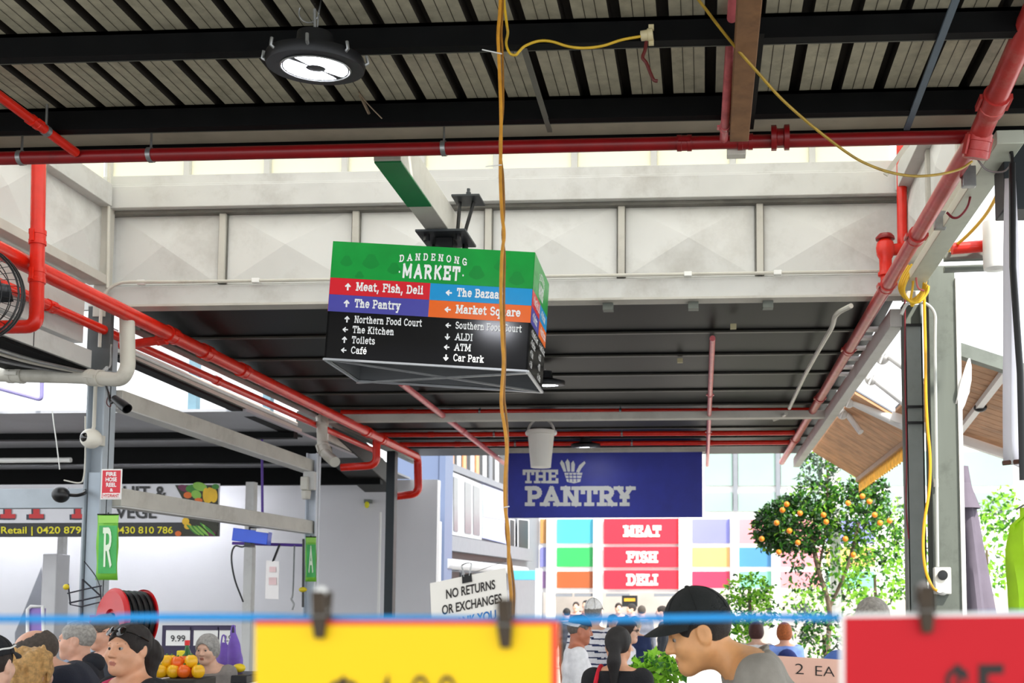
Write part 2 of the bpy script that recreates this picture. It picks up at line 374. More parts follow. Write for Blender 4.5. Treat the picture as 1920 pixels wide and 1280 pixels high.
def person(label, px, py, Y, t, skin='fair', turn=0, pitch=0, roll=0, lean=0, neck=12, fat=0, hair=None, hairc='1A1412', top='222222', sleeve=.45,
           sleevec=None, legs='2A2C34', fine=.006, coarse=.016, scale=None, arms=None, face=True, stripes=None, drop=0, coat=False, width=1, group=None, name='person', headk=1.0):
    R_ = math.radians; a, b = R_(lean), R_(lean+neck); dr = np.array([0, math.sin(a), math.cos(a)]); p0 = np.array([0, 0, .95-drop])
    nb = p0+.50*dr; hc = nb+.165*np.array([0, math.sin(b), math.cos(b)])
    T = W(px, py, Y); s = scale or T.z/hc[2]; ft = R_(t-90)
    org = T-Matrix.Rotation(ft, 3, 'Z') @ V(hc*s); org.z = 0 if scale is None else T.z-hc[2]*s
    root = thing(name, label, 'person', org, group); root.rotation_euler[2] = ft
    HR = rotz(R_(turn)) @ rotx(-R_(pitch)) @ roty(R_(roll))
    xs = axis(-.56, .56, hc[0]-.12, hc[0]+.12, fine, coarse); ys = axis(min(-.34, hc[1]-.3), max(.5, hc[1]+.22), hc[1]-.15, hc[1]+.16, fine, coarse); zs = axis(-.02, hc[2]+.2, hc[2]-.2, hc[2]+.17, fine, coarse)
    sh = p0+.445*dr; wd = .165*width
    A = arms or {}
    def arm(sgn):
        S = sh+np.array([sgn*wd, 0, 0]); e, wv = A.get(sgn, ((sgn*.07, -.02, -.29), (sgn*.03, .05, -.24)))
        E = S+np.array(e); Wr = E+np.array(wv); return S, E, Wr
    def torso(f, g, k=.05):
        f.cone(p0+(-.07, 0, -.02), p0+(.07, 0, -.02), .115+g+fat*.8, .115+g+fat*.8, k)
        f.cone(p0+(-.06, 0, 0)+.15*dr, p0+(.06, 0, 0)+.15*dr, .105+g+fat, .105+g+fat, k)
        f.cone(p0+(-.08*width, 0, 0)+.31*dr, p0+(.08*width, 0, 0)+.31*dr, .108+g+fat*.7, .108+g+fat*.7, k)
        f.cone(sh+(-wd, 0, -.01), sh+(wd, 0, -.01), .058+g+fat*.3, .058+g+fat*.3, k)
        f.cone(sh+(-.07, -.01, .0), sh+(.07, -.01, .0), .075+g+fat*.3, .075+g+fat*.3, k)
    f = Field(xs, ys, zs); torso(f, 0)
    f.cone(nb-.05*dr, hc+HR@np.array((0, -.025, -.05)), .066+fat*.35, .054+fat*.2, .04)
    for sg in (-1, 1):
        S, E, Wr = arm(sg); f.cone(S, E, .05+fat*.3, .04, .04); f.cone(E, Wr, .042+fat*.2, .027, .02)
        d = (Wr-E)/np.linalg.norm(Wr-E); q = np.array([0, 1, 0])-d*d[1]; q /= max(np.linalg.norm(q), 1e-6); n = np.cross(d, q)
        f.cone(Wr+d*.02, Wr+d*.075, .026, .03, .02)
        for i, (o, l) in enumerate(((-.03, .062), (-.01, .075), (.01, .07), (.03, .055))):
            K = Wr+d*.095+q*o; J = K+d*l*.5+n*.008*-sg; f.cone(Wr+d*.06+q*o*.8, K, .012, .0105, .008); f.cone(K, J, .0105, .0095, .006); f.cone(J, J+d*l*.45-n*sg*.02, .0095, .008, .006)
        f.cone(Wr+d*.03+q*.02, Wr+d*.07+q*.055, .014, .011, .01); f.cone(Wr+d*.07+q*.055, Wr+d*.105+q*.058, .011, .009, .006)
        H = p0+(sg*.085, 0, -.03); Kn = np.array([sg*.1, .015+drop*.5, .49-drop*.3]); An = np.array([sg*.1, -.03, .08])
        f.cone(H, Kn, .088+fat*.4, .058, .05); f.cone(Kn, An, .058, .04, .03); f.cone(An+(0, -.03, -.04), An+(0, .15, -.05), .036, .032, .03)
    # head
    hk = headk; c = lambda *q: np.array(q)*hk
    f.ell(c(0, -.015, .028), c(.077, .098, .092), .03, HR, hc); f.ell(c(0, .028, -.045), c(.060+fat*.25, .066, .078), .04, HR, hc)
    f.hcone(c(0, .070, -.100), c(0, .070, -.096), .022, .022, .03, HR, hc)
    for sg in (-1, 1):
        f.hcone(c(sg*.054, .0, -.055), c(sg*.018, .066, -.096), .021+fat*.2, .016, .035, HR, hc)
        f.ell(c(sg*.042, .060, -.03), c(.027+fat*.15, .026, .03), .03, HR, hc)
        if face: f.ell(c(sg*.031, .106, .006), c(.017, .020, .012), .012, HR, hc, op=-1)
        f.ell(c(sg*.079, -.012, -.004), c(.012, .025, .039), .008, HR, hc); f.ell(c(sg*.093, -.003, .002), c(.009, .013, .024), .008, HR, hc, op=-1)
    f.hcone(c(-.032, .082, .027), c(.032, .082, .027), .011, .011, .02, HR, hc)
    f.hcone(c(0, .088, .014), c(0, .112, -.026), .009, .0135, .014, HR, hc)
    for sg in (-1, 1): f.ell(c(sg*.013, .100, -.031), c(.009, .012, .009), .008, HR, hc)
    if face:
        f.ell(c(0, .088, -.060), c(.025, .014, .0075), .008, HR, hc); f.ell(c(0, .086, -.073), c(.021, .014, .008), .006, HR, hc)
        f.hcone(c(-.02, .104, -.0665), c(.02, .104, -.0665), .0022, .0022, .004, HR, hc, op=-1)
    v, fc = f.mesh(); oh = (HR, hc)
    def loc(P): return (P-hc)@HR/hk
    def mi(P):
        q = loc(P); return ((np.abs(q[:, 0]) < .020-.6*np.abs(q[:, 2]+.067)) & (np.abs(q[:, 2]+.067) < .0105) & (q[:, 1] > .078))
    nmesh('body', v, fc, [SKIN[skin], LIP], root, s, mi if face else None, 1)
    def HP(*q): return V((hc+HR@(np.array(q)*hk))*s)   # head-local point in the figure's own space
    if face:
        for sg in (-1, 1):
            e = MB(); e.ell(HP(sg*.031, .0775, .005), .0122*s*hk, 16, 11)
            e2 = MB(); e2.ell(HP(sg*.0305, .0855, .0045), .0066*s*hk, 10, 7)
            o = child(e, 'eye', EYEW, root); child(e2, 'iris', IRIS, o)
            bm_ = MB(); bm_.tube([HP(sg*(.012+.0085*i), .0915-.0011*i*i-(.004 if i > 3 else 0), .0255+.0055*math.sin(i*.7)) for i in range(5)], [.0030*s, .0040*s, .004*s, .003*s, .0018*s], 6); child(bm_, 'eyebrow', mat('brow '+hairc, hairc, .9, var=0), root)
            lid = MB(); lid.tube([HP(sg*(.017+.007*i), .0895-.0007*i*i, .0105+.003*math.sin(i*.8)) for i in range(5)], .0026*s, 6); child(lid, 'eyelid', SKIN[skin], root)
    # clothes
    tm = fabric(top, top)
    f = Field(axis(-.5, .5, 0, 0, coarse*.8, coarse*.8), axis(ys[0], ys[-1], 0, 0, coarse*.8, coarse*.8), axis(.3, hc[2]+.02, 0, 0, coarse*.8, coarse*.8)); g = .030 if coat else .013
    torso(f, g)
    f.cone(sh-.02*dr, nb+.005*dr, .082, .066 if not coat else .082, .04)
    f.cut(p0+(.478+(.02 if coat else 0))*dr+(0, .0, 0), dr+np.array([0, .32, 0])); f.cut(p0-(.12 if not coat else .2)*dr, -dr)
    for sg in (-1, 1):
        S, E, Wr = arm(sg)
        L = sleeve
        if L <= 1: f.cone(S, S+(E-S)*L*1.2, .06+g+fat*.3, .058+g*.8, .03)
        else: f.cone(S, E, .055+g+fat*.3, .045+g, .03); f.cone(E, Wr, .045+g, .034+g, .02)
    if coat: f.D += (noise3(np.stack(np.meshgrid(f.x, f.y, f.z, indexing='ij'), -1), 26, 3)*.006).astype(np.float32)
    v, fc = f.mesh()
    if stripes: nmesh('shirt', v, fc, [tm, fabric('stripe', stripes)], root, s, lambda P: (np.mod(P[:, 2]+.012*np.sin(P[:, 0]*9), .062) < .016), 1)
    else: nmesh('jacket' if coat else 'shirt', v, fc, tm, root, s, None, 1)
    f = Field(axis(-.4, .4, 0, 0, .02, .02), axis(-.3, .4, 0, 0, .02, .02), axis(.05, 1.1, 0, 0, .02, .02))
    for sg in (-1, 1):
        H = p0+(sg*.085, 0, -.03); Kn = np.array([sg*.1, .015+drop*.5, .49-drop*.3]); An = np.array([sg*.1, -.03, .08])
        f.cone(H, Kn, .105+fat*.4, .075, .05); f.cone(Kn, An, .075, .06, .03)
    f.cone(p0+(-.07, 0, -.02), p0+(.07, 0, -.02), .125+fat*.8, .125+fat*.8, .05); f.cut(p0-(0, 0, -.06), (0, 0, 1)); v, fc = f.mesh(); nmesh('trousers', v, fc, fabric(legs, legs), root, s)
    # hair
    if hair:
        st = hair; h = .0045 if fine < .007 else .007
        big = st in ('curly', 'pony', 'bob', 'poof')
        f = Field(np.arange(-.2, .2, h)+hc[0], np.arange(-.26, .2, h)+hc[1], np.arange(-.34, .2, h)+hc[2]); gr = {'curly': .022, 'bob': .016, 'pony': .010, 'poof': .010}.get(st, .007)
        f.ell(c(0, -.018, .03), c(.079+gr, .101+gr, .093+gr), .02, HR, hc)
        if st == 'curly': f.ell(c(0, -.05, -.03), c(.105, .09, .09), .04, HR, hc)
        if st == 'bob': f.ell(c(0, -.03, -.03), c(.093, .085, .08), .04, HR, hc)
        P = np.stack(np.meshgrid(f.x, f.y, f.z, indexing='ij'), -1); q = loc(P)
        if st == 'bald': f.D = np.maximum(f.D, -(((q[..., 0]/.07)**2+((q[..., 1]-.0)/.085)**2+((q[..., 2]-.11)/.085)**2)**.5-1)*.08)
        zc = {'curly': -.1, 'bob': -.09, 'pony': -.06, 'poof': -.06}.get(st, -.055)
        f.D = np.maximum(f.D, (zc-q[..., 2])*1.0)
        fx, fy, fz = (.078, .085, .10) if st not in ('poof', 'bald') else (.088, .098, .092)
        top_ = {'short': -.012, 'fringe': -.02, 'bald': .0, 'curly': -.03, 'bob': -.018}.get(st, -.016)
        f.D = np.maximum(f.D, -((((q[..., 0])/fx)**2+((q[..., 1]-.115)/fy)**2+((q[..., 2]-top_+.01)/fz)**2)**.5-1)*.08)
        if not big: f.D = np.maximum(f.D, -((((np.abs(q[..., 0])-.085)/.03)**2+((q[..., 1]-.015)/.04)**2+((q[..., 2]+.025)/.05)**2)**.5-1)*.03)
        if st == 'pony':
            f.hcone(c(0, -.11, .02), c(.0, -.15, -.1), .036, .042, .03, HR, hc); f.hcone(c(0, -.15, -.1), c(.0, -.14, -.27), .042, .02, .03, HR, hc)
        if st == 'poof':
            f.hcone(c(0, -.10, .03), c(.0, -.15, -.02), .05, .062, .03, HR, hc); f.hcone(c(0, -.15, -.02), c(0, -.14, -.13), .058, .045, .03, HR, hc)
        amp, fr = {'curly': (.034, 60), 'poof': (.007, 90), 'pony': (.003, 60)}.get(st, (.003, 110))
        f.D = f.D+(noise3(P*(1, 1, .6), fr, 5)*amp+noise3(P*(1, 1, .25), fr*2.5, 8)*amp*.4).astype(np.float32)
        v, fc = f.mesh()
        if len(v): nmesh('hair', v, fc, mat('hair '+hairc, hairc, .55, var=.3, scale=60, bump=.6), root, s, None, 0 if st == 'curly' else 1)
    root['_s'] = s
    return root, HP, (HR, hc, s, loc)
def child(mb, name, m, parent):                        # a part whose points are already in its thing's own space
    ms = m if isinstance(m, (list, tuple)) else [m]
    me = bpy.data.meshes.new(name); me.from_pydata(mb.v, [], mb.f)
    for k in ms: me.materials.append(k)
    if len(ms) > 1: me.polygons.foreach_set('material_index', mb.m)
    me.polygons.foreach_set('use_smooth', [True]*len(me.polygons)); me.set_sharp_from_angle(angle=math.radians(40)); me.update()
    o = bpy.data.objects.new(name, me); col.objects.link(o); o.parent = parent; return o
def cap(root, HF, c, back=False, brimc=None, tall=.118, line=None):
    HR, hc, s, loc = HF; h = .006
    f = Field(np.arange(-.16, .16, h)+hc[0], np.arange(-.2, .2, h)+hc[1], np.arange(-.1, .24, h)+hc[2])
    f.ell((0, -.012, .036), (.092, .114, tall), .01, HR, hc); f.ell((0, -.012, .03), (.085, .107, tall-.006), .004, HR, hc, op=-1)
    n = HR@np.array((0, .12 if not back else -.1, -1)); f.cut(hc+HR@np.array((0, 0, .050)), n); v, fc = f.mesh()
    m = mat('cap '+c, c, .85, var=.15, scale=40, bump=.3); cp = nmesh('cap', v, fc, m, root, s)
    mb = MB(); g = -1 if back else 1; N, K = 15, 6; P = {}
    def pt(i, j, z):
        a = math.radians(-78+156*i/(N-1)); u = j/(K-1); ex = .074*u*math.cos(a)**.7
        x = math.sin(a)*(.090+.010*u*math.cos(a)); y = math.cos(a)*.108-.012+ex
        zz = .066-.06*(y-.05)-.012*u*u-3.2*x*x*(.5+.5*u)+z
        return V((hc+HR@np.array((x, g*y, zz)))*s)
    vs = [pt(i, j, 0) for i in range(N) for j in range(K)]+[pt(i, j, -.004) for i in range(N) for j in range(K)]; o = N*K; fs = []
    for i in range(N-1):
        for j in range(K-1):
            q = (i*K+j, i*K+j+1, (i+1)*K+j+1, (i+1)*K+j); fs += [q, tuple(x+o for x in q[::-1])]
        fs.append((i*K+K-1, i*K+K-1+o, (i+1)*K+K-1+o, (i+1)*K+K-1))
    mb.add(vs, fs); child(mb, 'brim', mat('cap '+(brimc or c), brimc or c, .85, var=.15, scale=40, bump=.3), cp)
    b = MB(); b.ell(V((hc+HR@np.array((0, -.012, .036+tall)))*s), (.009*s, .009*s, .006*s)); child(b, 'button', m, cp)
    sm = MB()
    for k in range(6):
        a = k*math.pi/3; sm.tube([V((hc+HR@np.array((.0928*math.cos(e)*math.cos(a), .1148*math.cos(e)*math.sin(a)-.012, .036+(tall+.0006)*math.sin(e))))*s) for e in [math.radians(8+82*i/9) for i in range(10)]], .0012*s, 5)
    child(sm, 'seam', mat('cap seam', '0C0D0D', .9, var=0), cp)
    return cp
# ---------------------------------------------------------------- materials of the hall
STEEL_W = mat('white painted steel', 'C9C9C6', .55, var=.05, scale=3, dirt='8A8378', dirt_amt=.5)
STEEL_B = mat('beige painted steel', 'C2BFB6', .6, var=.06, scale=4, dirt='7A7264', dirt_amt=.4)
PANEL_W = mat('white sheet panel', 'D8D8D5', .6, var=.04, scale=2.5, dirt='9A948A', dirt_amt=.45)
STEEL_G = mat('grey weathered steel', '70766F', .5, .3, var=.14, scale=8, dirt='5A5D58', dirt_amt=.7)
COL_B = mat('pale blue grey steel', 'A9B2BA', .5, var=.07, scale=5, dirt='757B80', dirt_amt=.4)
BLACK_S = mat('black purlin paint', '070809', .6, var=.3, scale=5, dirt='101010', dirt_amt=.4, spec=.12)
LIPM = mat('dull grey flange', '55554C', .5, .3, var=.15)
SHEET = mat('galvanised roof sheet', 'BEB9A2', .55, .25, var=.16, scale=14, dirt='7C7862', dirt_amt=.5, streak=True)
RIB_SHADOW = mat('rib shadow paint', '2A251E', .8, var=.2)
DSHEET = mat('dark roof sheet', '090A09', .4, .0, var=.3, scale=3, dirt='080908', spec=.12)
RED = mat('red pipe paint', 'DC2614', .25, var=.08, scale=10, dirt='8A1610', dirt_amt=.3)
RED_D = mat('dark red pipe paint', '86090F', .35, var=.1, scale=10, dirt='5A0C0E', dirt_amt=.5)
PINK = mat('faded red pipe paint', 'D66E72', .35, .1, var=.15, scale=14, dirt='8A2A30', dirt_amt=.5)
RED_R = mat('weathered red pipe paint', 'B83A36', .33, .1, var=.14, scale=9, dirt='D8A89A', dirt_amt=.35)
RUST = mat('rusty brown timber', '865F3C', .7, var=.25, scale=9, dirt='5A3E28', dirt_amt=.7, streak=True)
PVC = mat('grey white plastic pipe', 'C9C6BB', .4, var=.05, scale=5, dirt='8E8A7C', dirt_amt=.5)
BLK = mat('black plastic', '101113', .35, var=.1)
WHT = mat('white plastic', 'EDEDEA', .35, var=.02)
GALV = mat('galvanised steel', '9A9C9C', .35, .7, var=.12, scale=20)
CORD = mat('ochre cord', 'C78A1E', .5, var=.15, scale=30, dirt='7A5010', dirt_amt=.4)
CORD_Y = mat('yellow cord', 'D9B021', .5, var=.1, scale=30)
CONC = mat('concrete floor', '605E5A', .7, var=.1, scale=1.2, dirt='6A6864', dirt_amt=.5)
PAVE = mat('pale courtyard paving', 'C9C4BC', .8, var=.08, scale=1.0)
# ---------------------------------------------------------------- setting
mb = MB(); mb.box((-30, -6, -.2), (8, 16.5, 0)); solo(mb, 'floor', CONC, 'grey concrete floor of the market hall', 'floor', kind='structure', smooth=False)
mb = MB(); mb.box((-40, 16.5, -.2), (50, 60, -.01)); solo(mb, 'ground', PAVE, 'pale sunlit paving of the courtyard beyond the hall', 'ground', kind='structure', smooth=False)
# near roof: ribbed sheet with narrow deep ribs running down the hall
def ribbed(x0, x1, y0, y1, z, step, gw, gd, name, label):
    m = MB(); x = x0
    while x < x1:
        a, b = x+gw/2, x+step-gw/2
        m.add([(a, y0, z), (b, y0, z), (b, y1, z), (a, y1, z)], [(0, 3, 2, 1)], 0)
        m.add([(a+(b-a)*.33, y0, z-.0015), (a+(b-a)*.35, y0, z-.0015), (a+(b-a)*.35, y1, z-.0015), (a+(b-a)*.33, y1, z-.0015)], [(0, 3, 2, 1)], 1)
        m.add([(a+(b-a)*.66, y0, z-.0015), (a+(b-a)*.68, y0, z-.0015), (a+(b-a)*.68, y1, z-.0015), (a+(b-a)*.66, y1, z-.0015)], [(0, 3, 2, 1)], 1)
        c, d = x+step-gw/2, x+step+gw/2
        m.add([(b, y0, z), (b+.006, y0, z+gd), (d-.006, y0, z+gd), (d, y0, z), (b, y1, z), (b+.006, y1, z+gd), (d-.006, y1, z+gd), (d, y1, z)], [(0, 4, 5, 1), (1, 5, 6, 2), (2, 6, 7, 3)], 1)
        x += step
    m.box((x0, y0, z+gd+.01), (x1, y1, z+gd+.03), 0)
    return solo(m, name, [SHEET, RIB_SHADOW], label, 'ceiling', kind='structure', smooth=False)
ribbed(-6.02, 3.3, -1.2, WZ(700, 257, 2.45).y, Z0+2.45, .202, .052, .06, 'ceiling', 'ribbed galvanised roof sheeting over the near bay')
GP = 'black purlins under the near roof'
PD = [(WZ(300, a, 2.449).y, W(300, b, WZ(300, a, 2.449).y+.05).z) for a, b in ((55, 111), (197, 247))]
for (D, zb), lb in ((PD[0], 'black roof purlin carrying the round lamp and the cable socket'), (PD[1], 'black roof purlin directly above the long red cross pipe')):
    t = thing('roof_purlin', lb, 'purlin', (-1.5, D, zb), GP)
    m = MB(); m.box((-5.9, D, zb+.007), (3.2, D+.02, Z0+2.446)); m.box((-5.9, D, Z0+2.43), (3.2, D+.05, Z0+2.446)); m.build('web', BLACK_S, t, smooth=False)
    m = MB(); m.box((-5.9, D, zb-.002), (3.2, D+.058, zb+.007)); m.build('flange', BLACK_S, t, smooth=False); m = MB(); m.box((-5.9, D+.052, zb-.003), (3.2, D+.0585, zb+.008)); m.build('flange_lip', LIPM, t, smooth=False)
# eave trim of the near roof, seen as a pale strip behind the red pipe
ye = WZ(700, 257, 2.45).y; m = MB(); m.box((-5.9, ye+.002, W(700, 277, ye).z), (3.2, ye+.03, Z0+2.62)); solo(m, 'trim_1', BLACK_S, 'dark eave trim closing the near roof', 'trim', kind='structure', smooth=False)
m = MB(); m.box((-5.9, PD[1][0]+.06, Z0+2.435), (3.2, ye, Z0+2.446)); solo(m, 'trim_3', mat('beige soffit strip', 'B4AC98', .55, var=.12, scale=4, dirt='7A7260'), 'beige flat strip between the second black purlin and the eave', 'trim', kind='structure', smooth=False)
# far low roof
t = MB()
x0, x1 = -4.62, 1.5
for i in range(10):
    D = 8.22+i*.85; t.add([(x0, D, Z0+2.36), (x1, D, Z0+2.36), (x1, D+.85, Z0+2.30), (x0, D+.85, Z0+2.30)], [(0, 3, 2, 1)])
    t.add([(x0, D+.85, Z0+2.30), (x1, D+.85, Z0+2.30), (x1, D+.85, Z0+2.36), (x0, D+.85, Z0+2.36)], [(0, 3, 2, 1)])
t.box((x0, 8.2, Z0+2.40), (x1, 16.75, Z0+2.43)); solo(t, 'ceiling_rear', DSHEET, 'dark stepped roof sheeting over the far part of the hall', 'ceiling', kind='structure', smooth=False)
for i in range(9):
    D = 9.0+i*.85
    m = MB(); m.box((x0, D, Z0+2.285), (x1, D+.04, Z0+2.2995))
    ords = ['nearest', 'second', 'third', 'fourth', 'fifth', 'sixth', 'seventh', 'eighth', 'ninth']
    solo(m, 'roof_batten', mat('dark batten', '3C3A32', .45, .2, var=.2), 'thin dark batten under the far roof, %s from the white panel wall' % ords[i], 'batten', 'battens under the far roof', smooth=False)
m = MB(); m.box((x0, 12.52, Z0+2.15), (x1, 12.66, Z0+2.235)); solo(m, 'roof_beam', STEEL_B, 'beige steel beam under the far roof just above a red cross pipe', 'beam', bevel=.004)
m = MB(); m.box((-4.64, 8.25, Z0+2.17), (-4.53, 16.7, Z0+2.262)); solo(m, 'eave_beam', STEEL_G, 'grey eave beam of the far roof right under the bright red main pipe', 'beam', bevel=.004)
# lantern (raised bay): back wall, side walls, clerestory panes
YB = 8.1
wl = W(205, 455, YB).x; wr = W(1695, 455, YB).x
zt = lambda py: W(900, py, YB).z
z_sill, z_bt, z_bb, z_pb, z_lb, z_ll = zt(322), zt(344), zt(385), zt(522), zt(532), zt(567)
wall = MB(); wall.box((wl-.3, YB+.05, z_ll), (wr+.3, YB+.09, z_bt)); wall = tag(wall.build('wall_back', PANEL_W, None, smooth=False), 'white panelled wall of the raised roof bay above the dark far roof', 'wall', kind='structure')
SHADE = mat('grey painted shade', '6E6C66', .7, var=.2)  # grey strips painting in the shade below the beam and beside the studs
m = MB(); m.box((wl, YB-.03, z_bb-.028), (wr, YB+.05, z_bb-.001)); m.build('shade_strip', SHADE, wall, smooth=False)
studs = [205, 413, 663, 912, 1162, 1422, 1692]
for i in range(6):
    a, b = W(studs[i], 455, YB).x+.028, W(studs[i+1], 455, YB).x-.028
    mx, mz = (a+b)/2, (z_bb+z_pb)/2; m = MB()
    m.add([(a, YB+.045, z_pb), (b, YB+.045, z_pb), (b, YB+.045, z_bb), (a, YB+.045, z_bb), (mx, YB-.025, mz)], [(0, 1, 4), (1, 2, 4), (2, 3, 4), (3, 0, 4)])
    m.build('panel', PANEL_W, wall, smooth=False)
for p in studs[1:6]:
    x = W(p+3, 455, YB).x; m = MB(); m.box((x-.026, YB-.005, z_pb), (x+.026, YB+.06, z_bb)); m.build('stud', STEEL_B, wall, bevel=.003); m = MB(); m.box((x-.038, YB+.02, z_pb), (x+.032, YB+.048, z_bb)); m.build('shade_strip', SHADE, wall, smooth=False)
m = MB(); m.box((wl-.25, YB-.09, z_bb), (wr+.25, YB+.046, z_bt)); solo(m, 'steel_beam', STEEL_W, 'white box beam under the clerestory panes, across the back wall', 'beam', bevel=.005)
m = MB(); m.box((wl-.2, YB-.06, z_bt+.001), (wr+.2, YB+.08, z_sill)); m.box((wl-.2, YB-.075, z_bt+.001), (wr+.2, YB+.0, z_bt+.02)); solo(m, 'trim_2', STEEL_W, 'white sill strip below the clerestory panes of the back wall', 'trim', kind='structure', bevel=.003)
t = thing('steel_beam', 'white lower beam of the back wall, edging the dark far roof', 'beam', ((wl+wr)/2, YB, z_ll))
m = MB(); m.box((wl-.1, YB-.07, z_ll), (wr+.1, YB+.046, z_lb)); m.build('beam_web', STEEL_W, t, bevel=.004)
m = MB(); m.box((wl-.1, YB-.09, z_ll-.02), (wr+.1, YB+.05, z_ll-.0005)); m.build('bottom_flange', STEEL_B, t, bevel=.002)
for p in (1140, 1300, 1440):
    x = W(p, 570, YB).x; m = MB(); m.box((x-.04, YB-.02, z_ll-.075), (x+.04, YB+.06, z_ll-.021)); solo(m, 'cleat', STEEL_G, {1140: 'grey steel cleat under the white lower beam, right above the hanging bucket side', 1300: 'grey steel cleat under the white lower beam, between its two neighbours', 1440: 'grey steel cleat under the white lower beam, closest to the grey columns'}[p], 'cleat', 'cleats under the lower beam', bevel=.002)
PANE = mat('cream translucent pane', 'F3EAD6', .6, var=.06, scale=2, dirt='E0C698', dirt_amt=.5, trans=.72)
ms = [205, 352, 502, 647, 792, 931, 1077, 1226, 1374, 1523, 1675]
for i in range(len(ms)-1):
    a, b = W(ms[i], 300, YB).x, W(ms[i+1], 300, YB).x
    m = MB(); m.box((a+.025, YB+.02, z_sill), (b-.025, YB+.03, z_sill+.5)); o = m.build('window_%d' % (i+1), PANE, None, smooth=False); tag(o, 'backlit cream clerestory pane, number %s along the back wall from the hose reel side' % ['one', 'two', 'three', 'four', 'five', 'six', 'seven', 'eight', 'nine', 'ten'][i], 'window', kind='structure')
    m = MB(); m.box((a-.024, YB-.02, z_sill), (a+.024, YB+.05, z_sill+.5)); m.build('window_frame', STEEL_W, o, bevel=.003)
def side(X, y0, y1, sgn, name, label, lb2):
    m = MB(); m.box((X, y0, z_pb), (X+sgn*.04, y1, z_bb)); wl_ = tag(m.build(name, PANEL_W, None, smooth=False), label, 'wall', kind='structure')
    n = 3; L = (y1-y0)/n
    for i in range(n):
        a, b = y0+i*L+.03, y0+(i+1)*L-.03; q = MB(); my, mz = (a+b)/2, (z_bb+z_pb)/2; xi = X-sgn*.004
        q.add([(xi, a, z_pb), (xi, b, z_pb), (xi, b, z_bb), (xi, a, z_bb), (X-sgn*.06, my, mz)], [(0, 1, 4), (1, 2, 4), (2, 3, 4), (3, 0, 4)]); q.build('panel', PANEL_W, wl_, smooth=False)
    for i in range(n+1):
        q = MB(); y = min(y0+i*L, y1-.04); q.box((X-sgn*.03, y-.026, z_pb), (X+sgn*.02, y+.026, z_bb)); q.build('stud', STEEL_B, wl_, bevel=.003)
    q = MB(); q.box((X-sgn*.1, y0, z_bb), (X+sgn*.06, y1-.12, z_bt)); solo(q, 'steel_beam', STEEL_W, lb2+' at the head of its panels', 'beam', bevel=.005)
    q = MB(); q.box((X-sgn*.09, y0, z_lb), (X+sgn*.06, y1-.12, z_pb+.03)); solo(q, 'steel_beam', STEEL_B, lb2+' forming the ledge at the foot of its panels', 'beam', bevel=.004)
    m = MB(); m.box((X-sgn*.01, y0, z_bt+.001), (X+sgn*.02, y1-.1, z_sill+.5)); solo(m, 'window_%d' % (11 if sgn < 0 else 12), PANE, 'backlit cream pane strip above '+('the hose reel side wall' if sgn < 0 else 'the outdoor side wall'), 'window', kind='structure', smooth=False)
m = MB(); m.box((wl-.4, 5.48, Z0+3.95), (wr+.4, YB+.3, Z0+3.97)); solo(m, 'ceiling_unseen_diffuser', mat('milky diffuser sheet', 'E8E8E4', .6, var=.03, trans=.6), 'milky diffuser sheet, unseen roof of the raised bay added to soften the light', 'ceiling', kind='structure', smooth=False)  # unseen roof of the bay, made translucent to shape the light inside
m = MB(); m.box((wl-.3, 5.49, Z0+2.63), (wr+.3, 5.51, Z0+3.94)); solo(m, 'window_13', mat('milky diffuser sheet', 'E8E8E4', .6, var=.03, trans=.6), 'milky sheet unseen above the near roof edge, added to soften the sun', 'window', kind='structure', smooth=False)  # unseen front of the bay, added to block and soften the sun
XL = wl; XR = wr
side(XL-.02, 5.5, YB, -1, 'wall_left', 'white side wall of the raised bay beside the black fan', 'white beam on the fan side wall')
side(XR+.02, 5.5, YB, 1, 'wall_right', 'white side wall of the raised bay behind the thick red pipe', 'white beam on the outdoor side wall')
m = MB(); m.box((wl-.05, YB-.11, z_ll-.1), (wl+.05, YB-.02, z_bt-.02)); solo(m, 'corner_post', STEEL_B, 'beige corner post between the fan side wall and the back wall', 'post', bevel=.004)
m = MB(); m.box((wr-.03, YB-.11, z_ll-.05), (wr+.06, YB-.02, z_bt-.02)); solo(m, 'corner_post', STEEL_B, 'beige corner post between the back wall and the outdoor side wall', 'post', bevel=.004)
# band under the left wall: white beam, pale fascia
m = MB(); m.box((XL-.15, 4.6, Z0+1.97), (XL-.03, 7.85, z_lb-.02)); solo(m, 'fascia_beam', STEEL_W, 'deep white beam behind the thick red pipe on the fan side', 'beam', bevel=.004)
m = MB(); m.box((XL-.12, 4.6, Z0+1.79), (XL-.0, 7.92, Z0+1.93)); o = solo(m, 'sheet_fascia', STEEL_W, 'pale sheet fascia strip below the deep white beam, above the drain pipe', 'fascia', bevel=.003)
for y in (5.1, 5.8, 6.5, 7.2): 
    q = MB(); q.box((XL+.0005, y, Z0+1.79), (XL+.002, y+.008, Z0+1.93)); q.build('joint', BLK, o, smooth=False)
m = MB(); m.box((XL-.6, 4.6, Z0+1.76), (XL-.02, 7.9, Z0+1.785)); solo(m, 'soffit_board', BLACK_S, 'dark soffit board under the pale fascia strip', 'board', smooth=False)
for k in range(4):
    m = MB(); m.tube(smooth_path([(XL-.08-.09*k, 4.7, Z0+1.73), (XL-.10-.09*k, 6.8, Z0+1.715), (XL-.03-.07*k, 7.6, Z0+1.73), (XL+.06, 7.98, Z0+1.78), (XL+.09, 8.02, Z0+2.0)]), .013, 7)
    solo(m, 'conduit', [GALV, PVC, BLK, GALV][k], ['bright metal conduit under the dark soffit, nearest the fascia', 'white conduit under the dark soffit, second from the fascia', 'black cable under the dark soffit, third from the fascia', 'metal conduit under the dark soffit, farthest from the fascia'][k], 'conduit', 'conduits under the soffit')
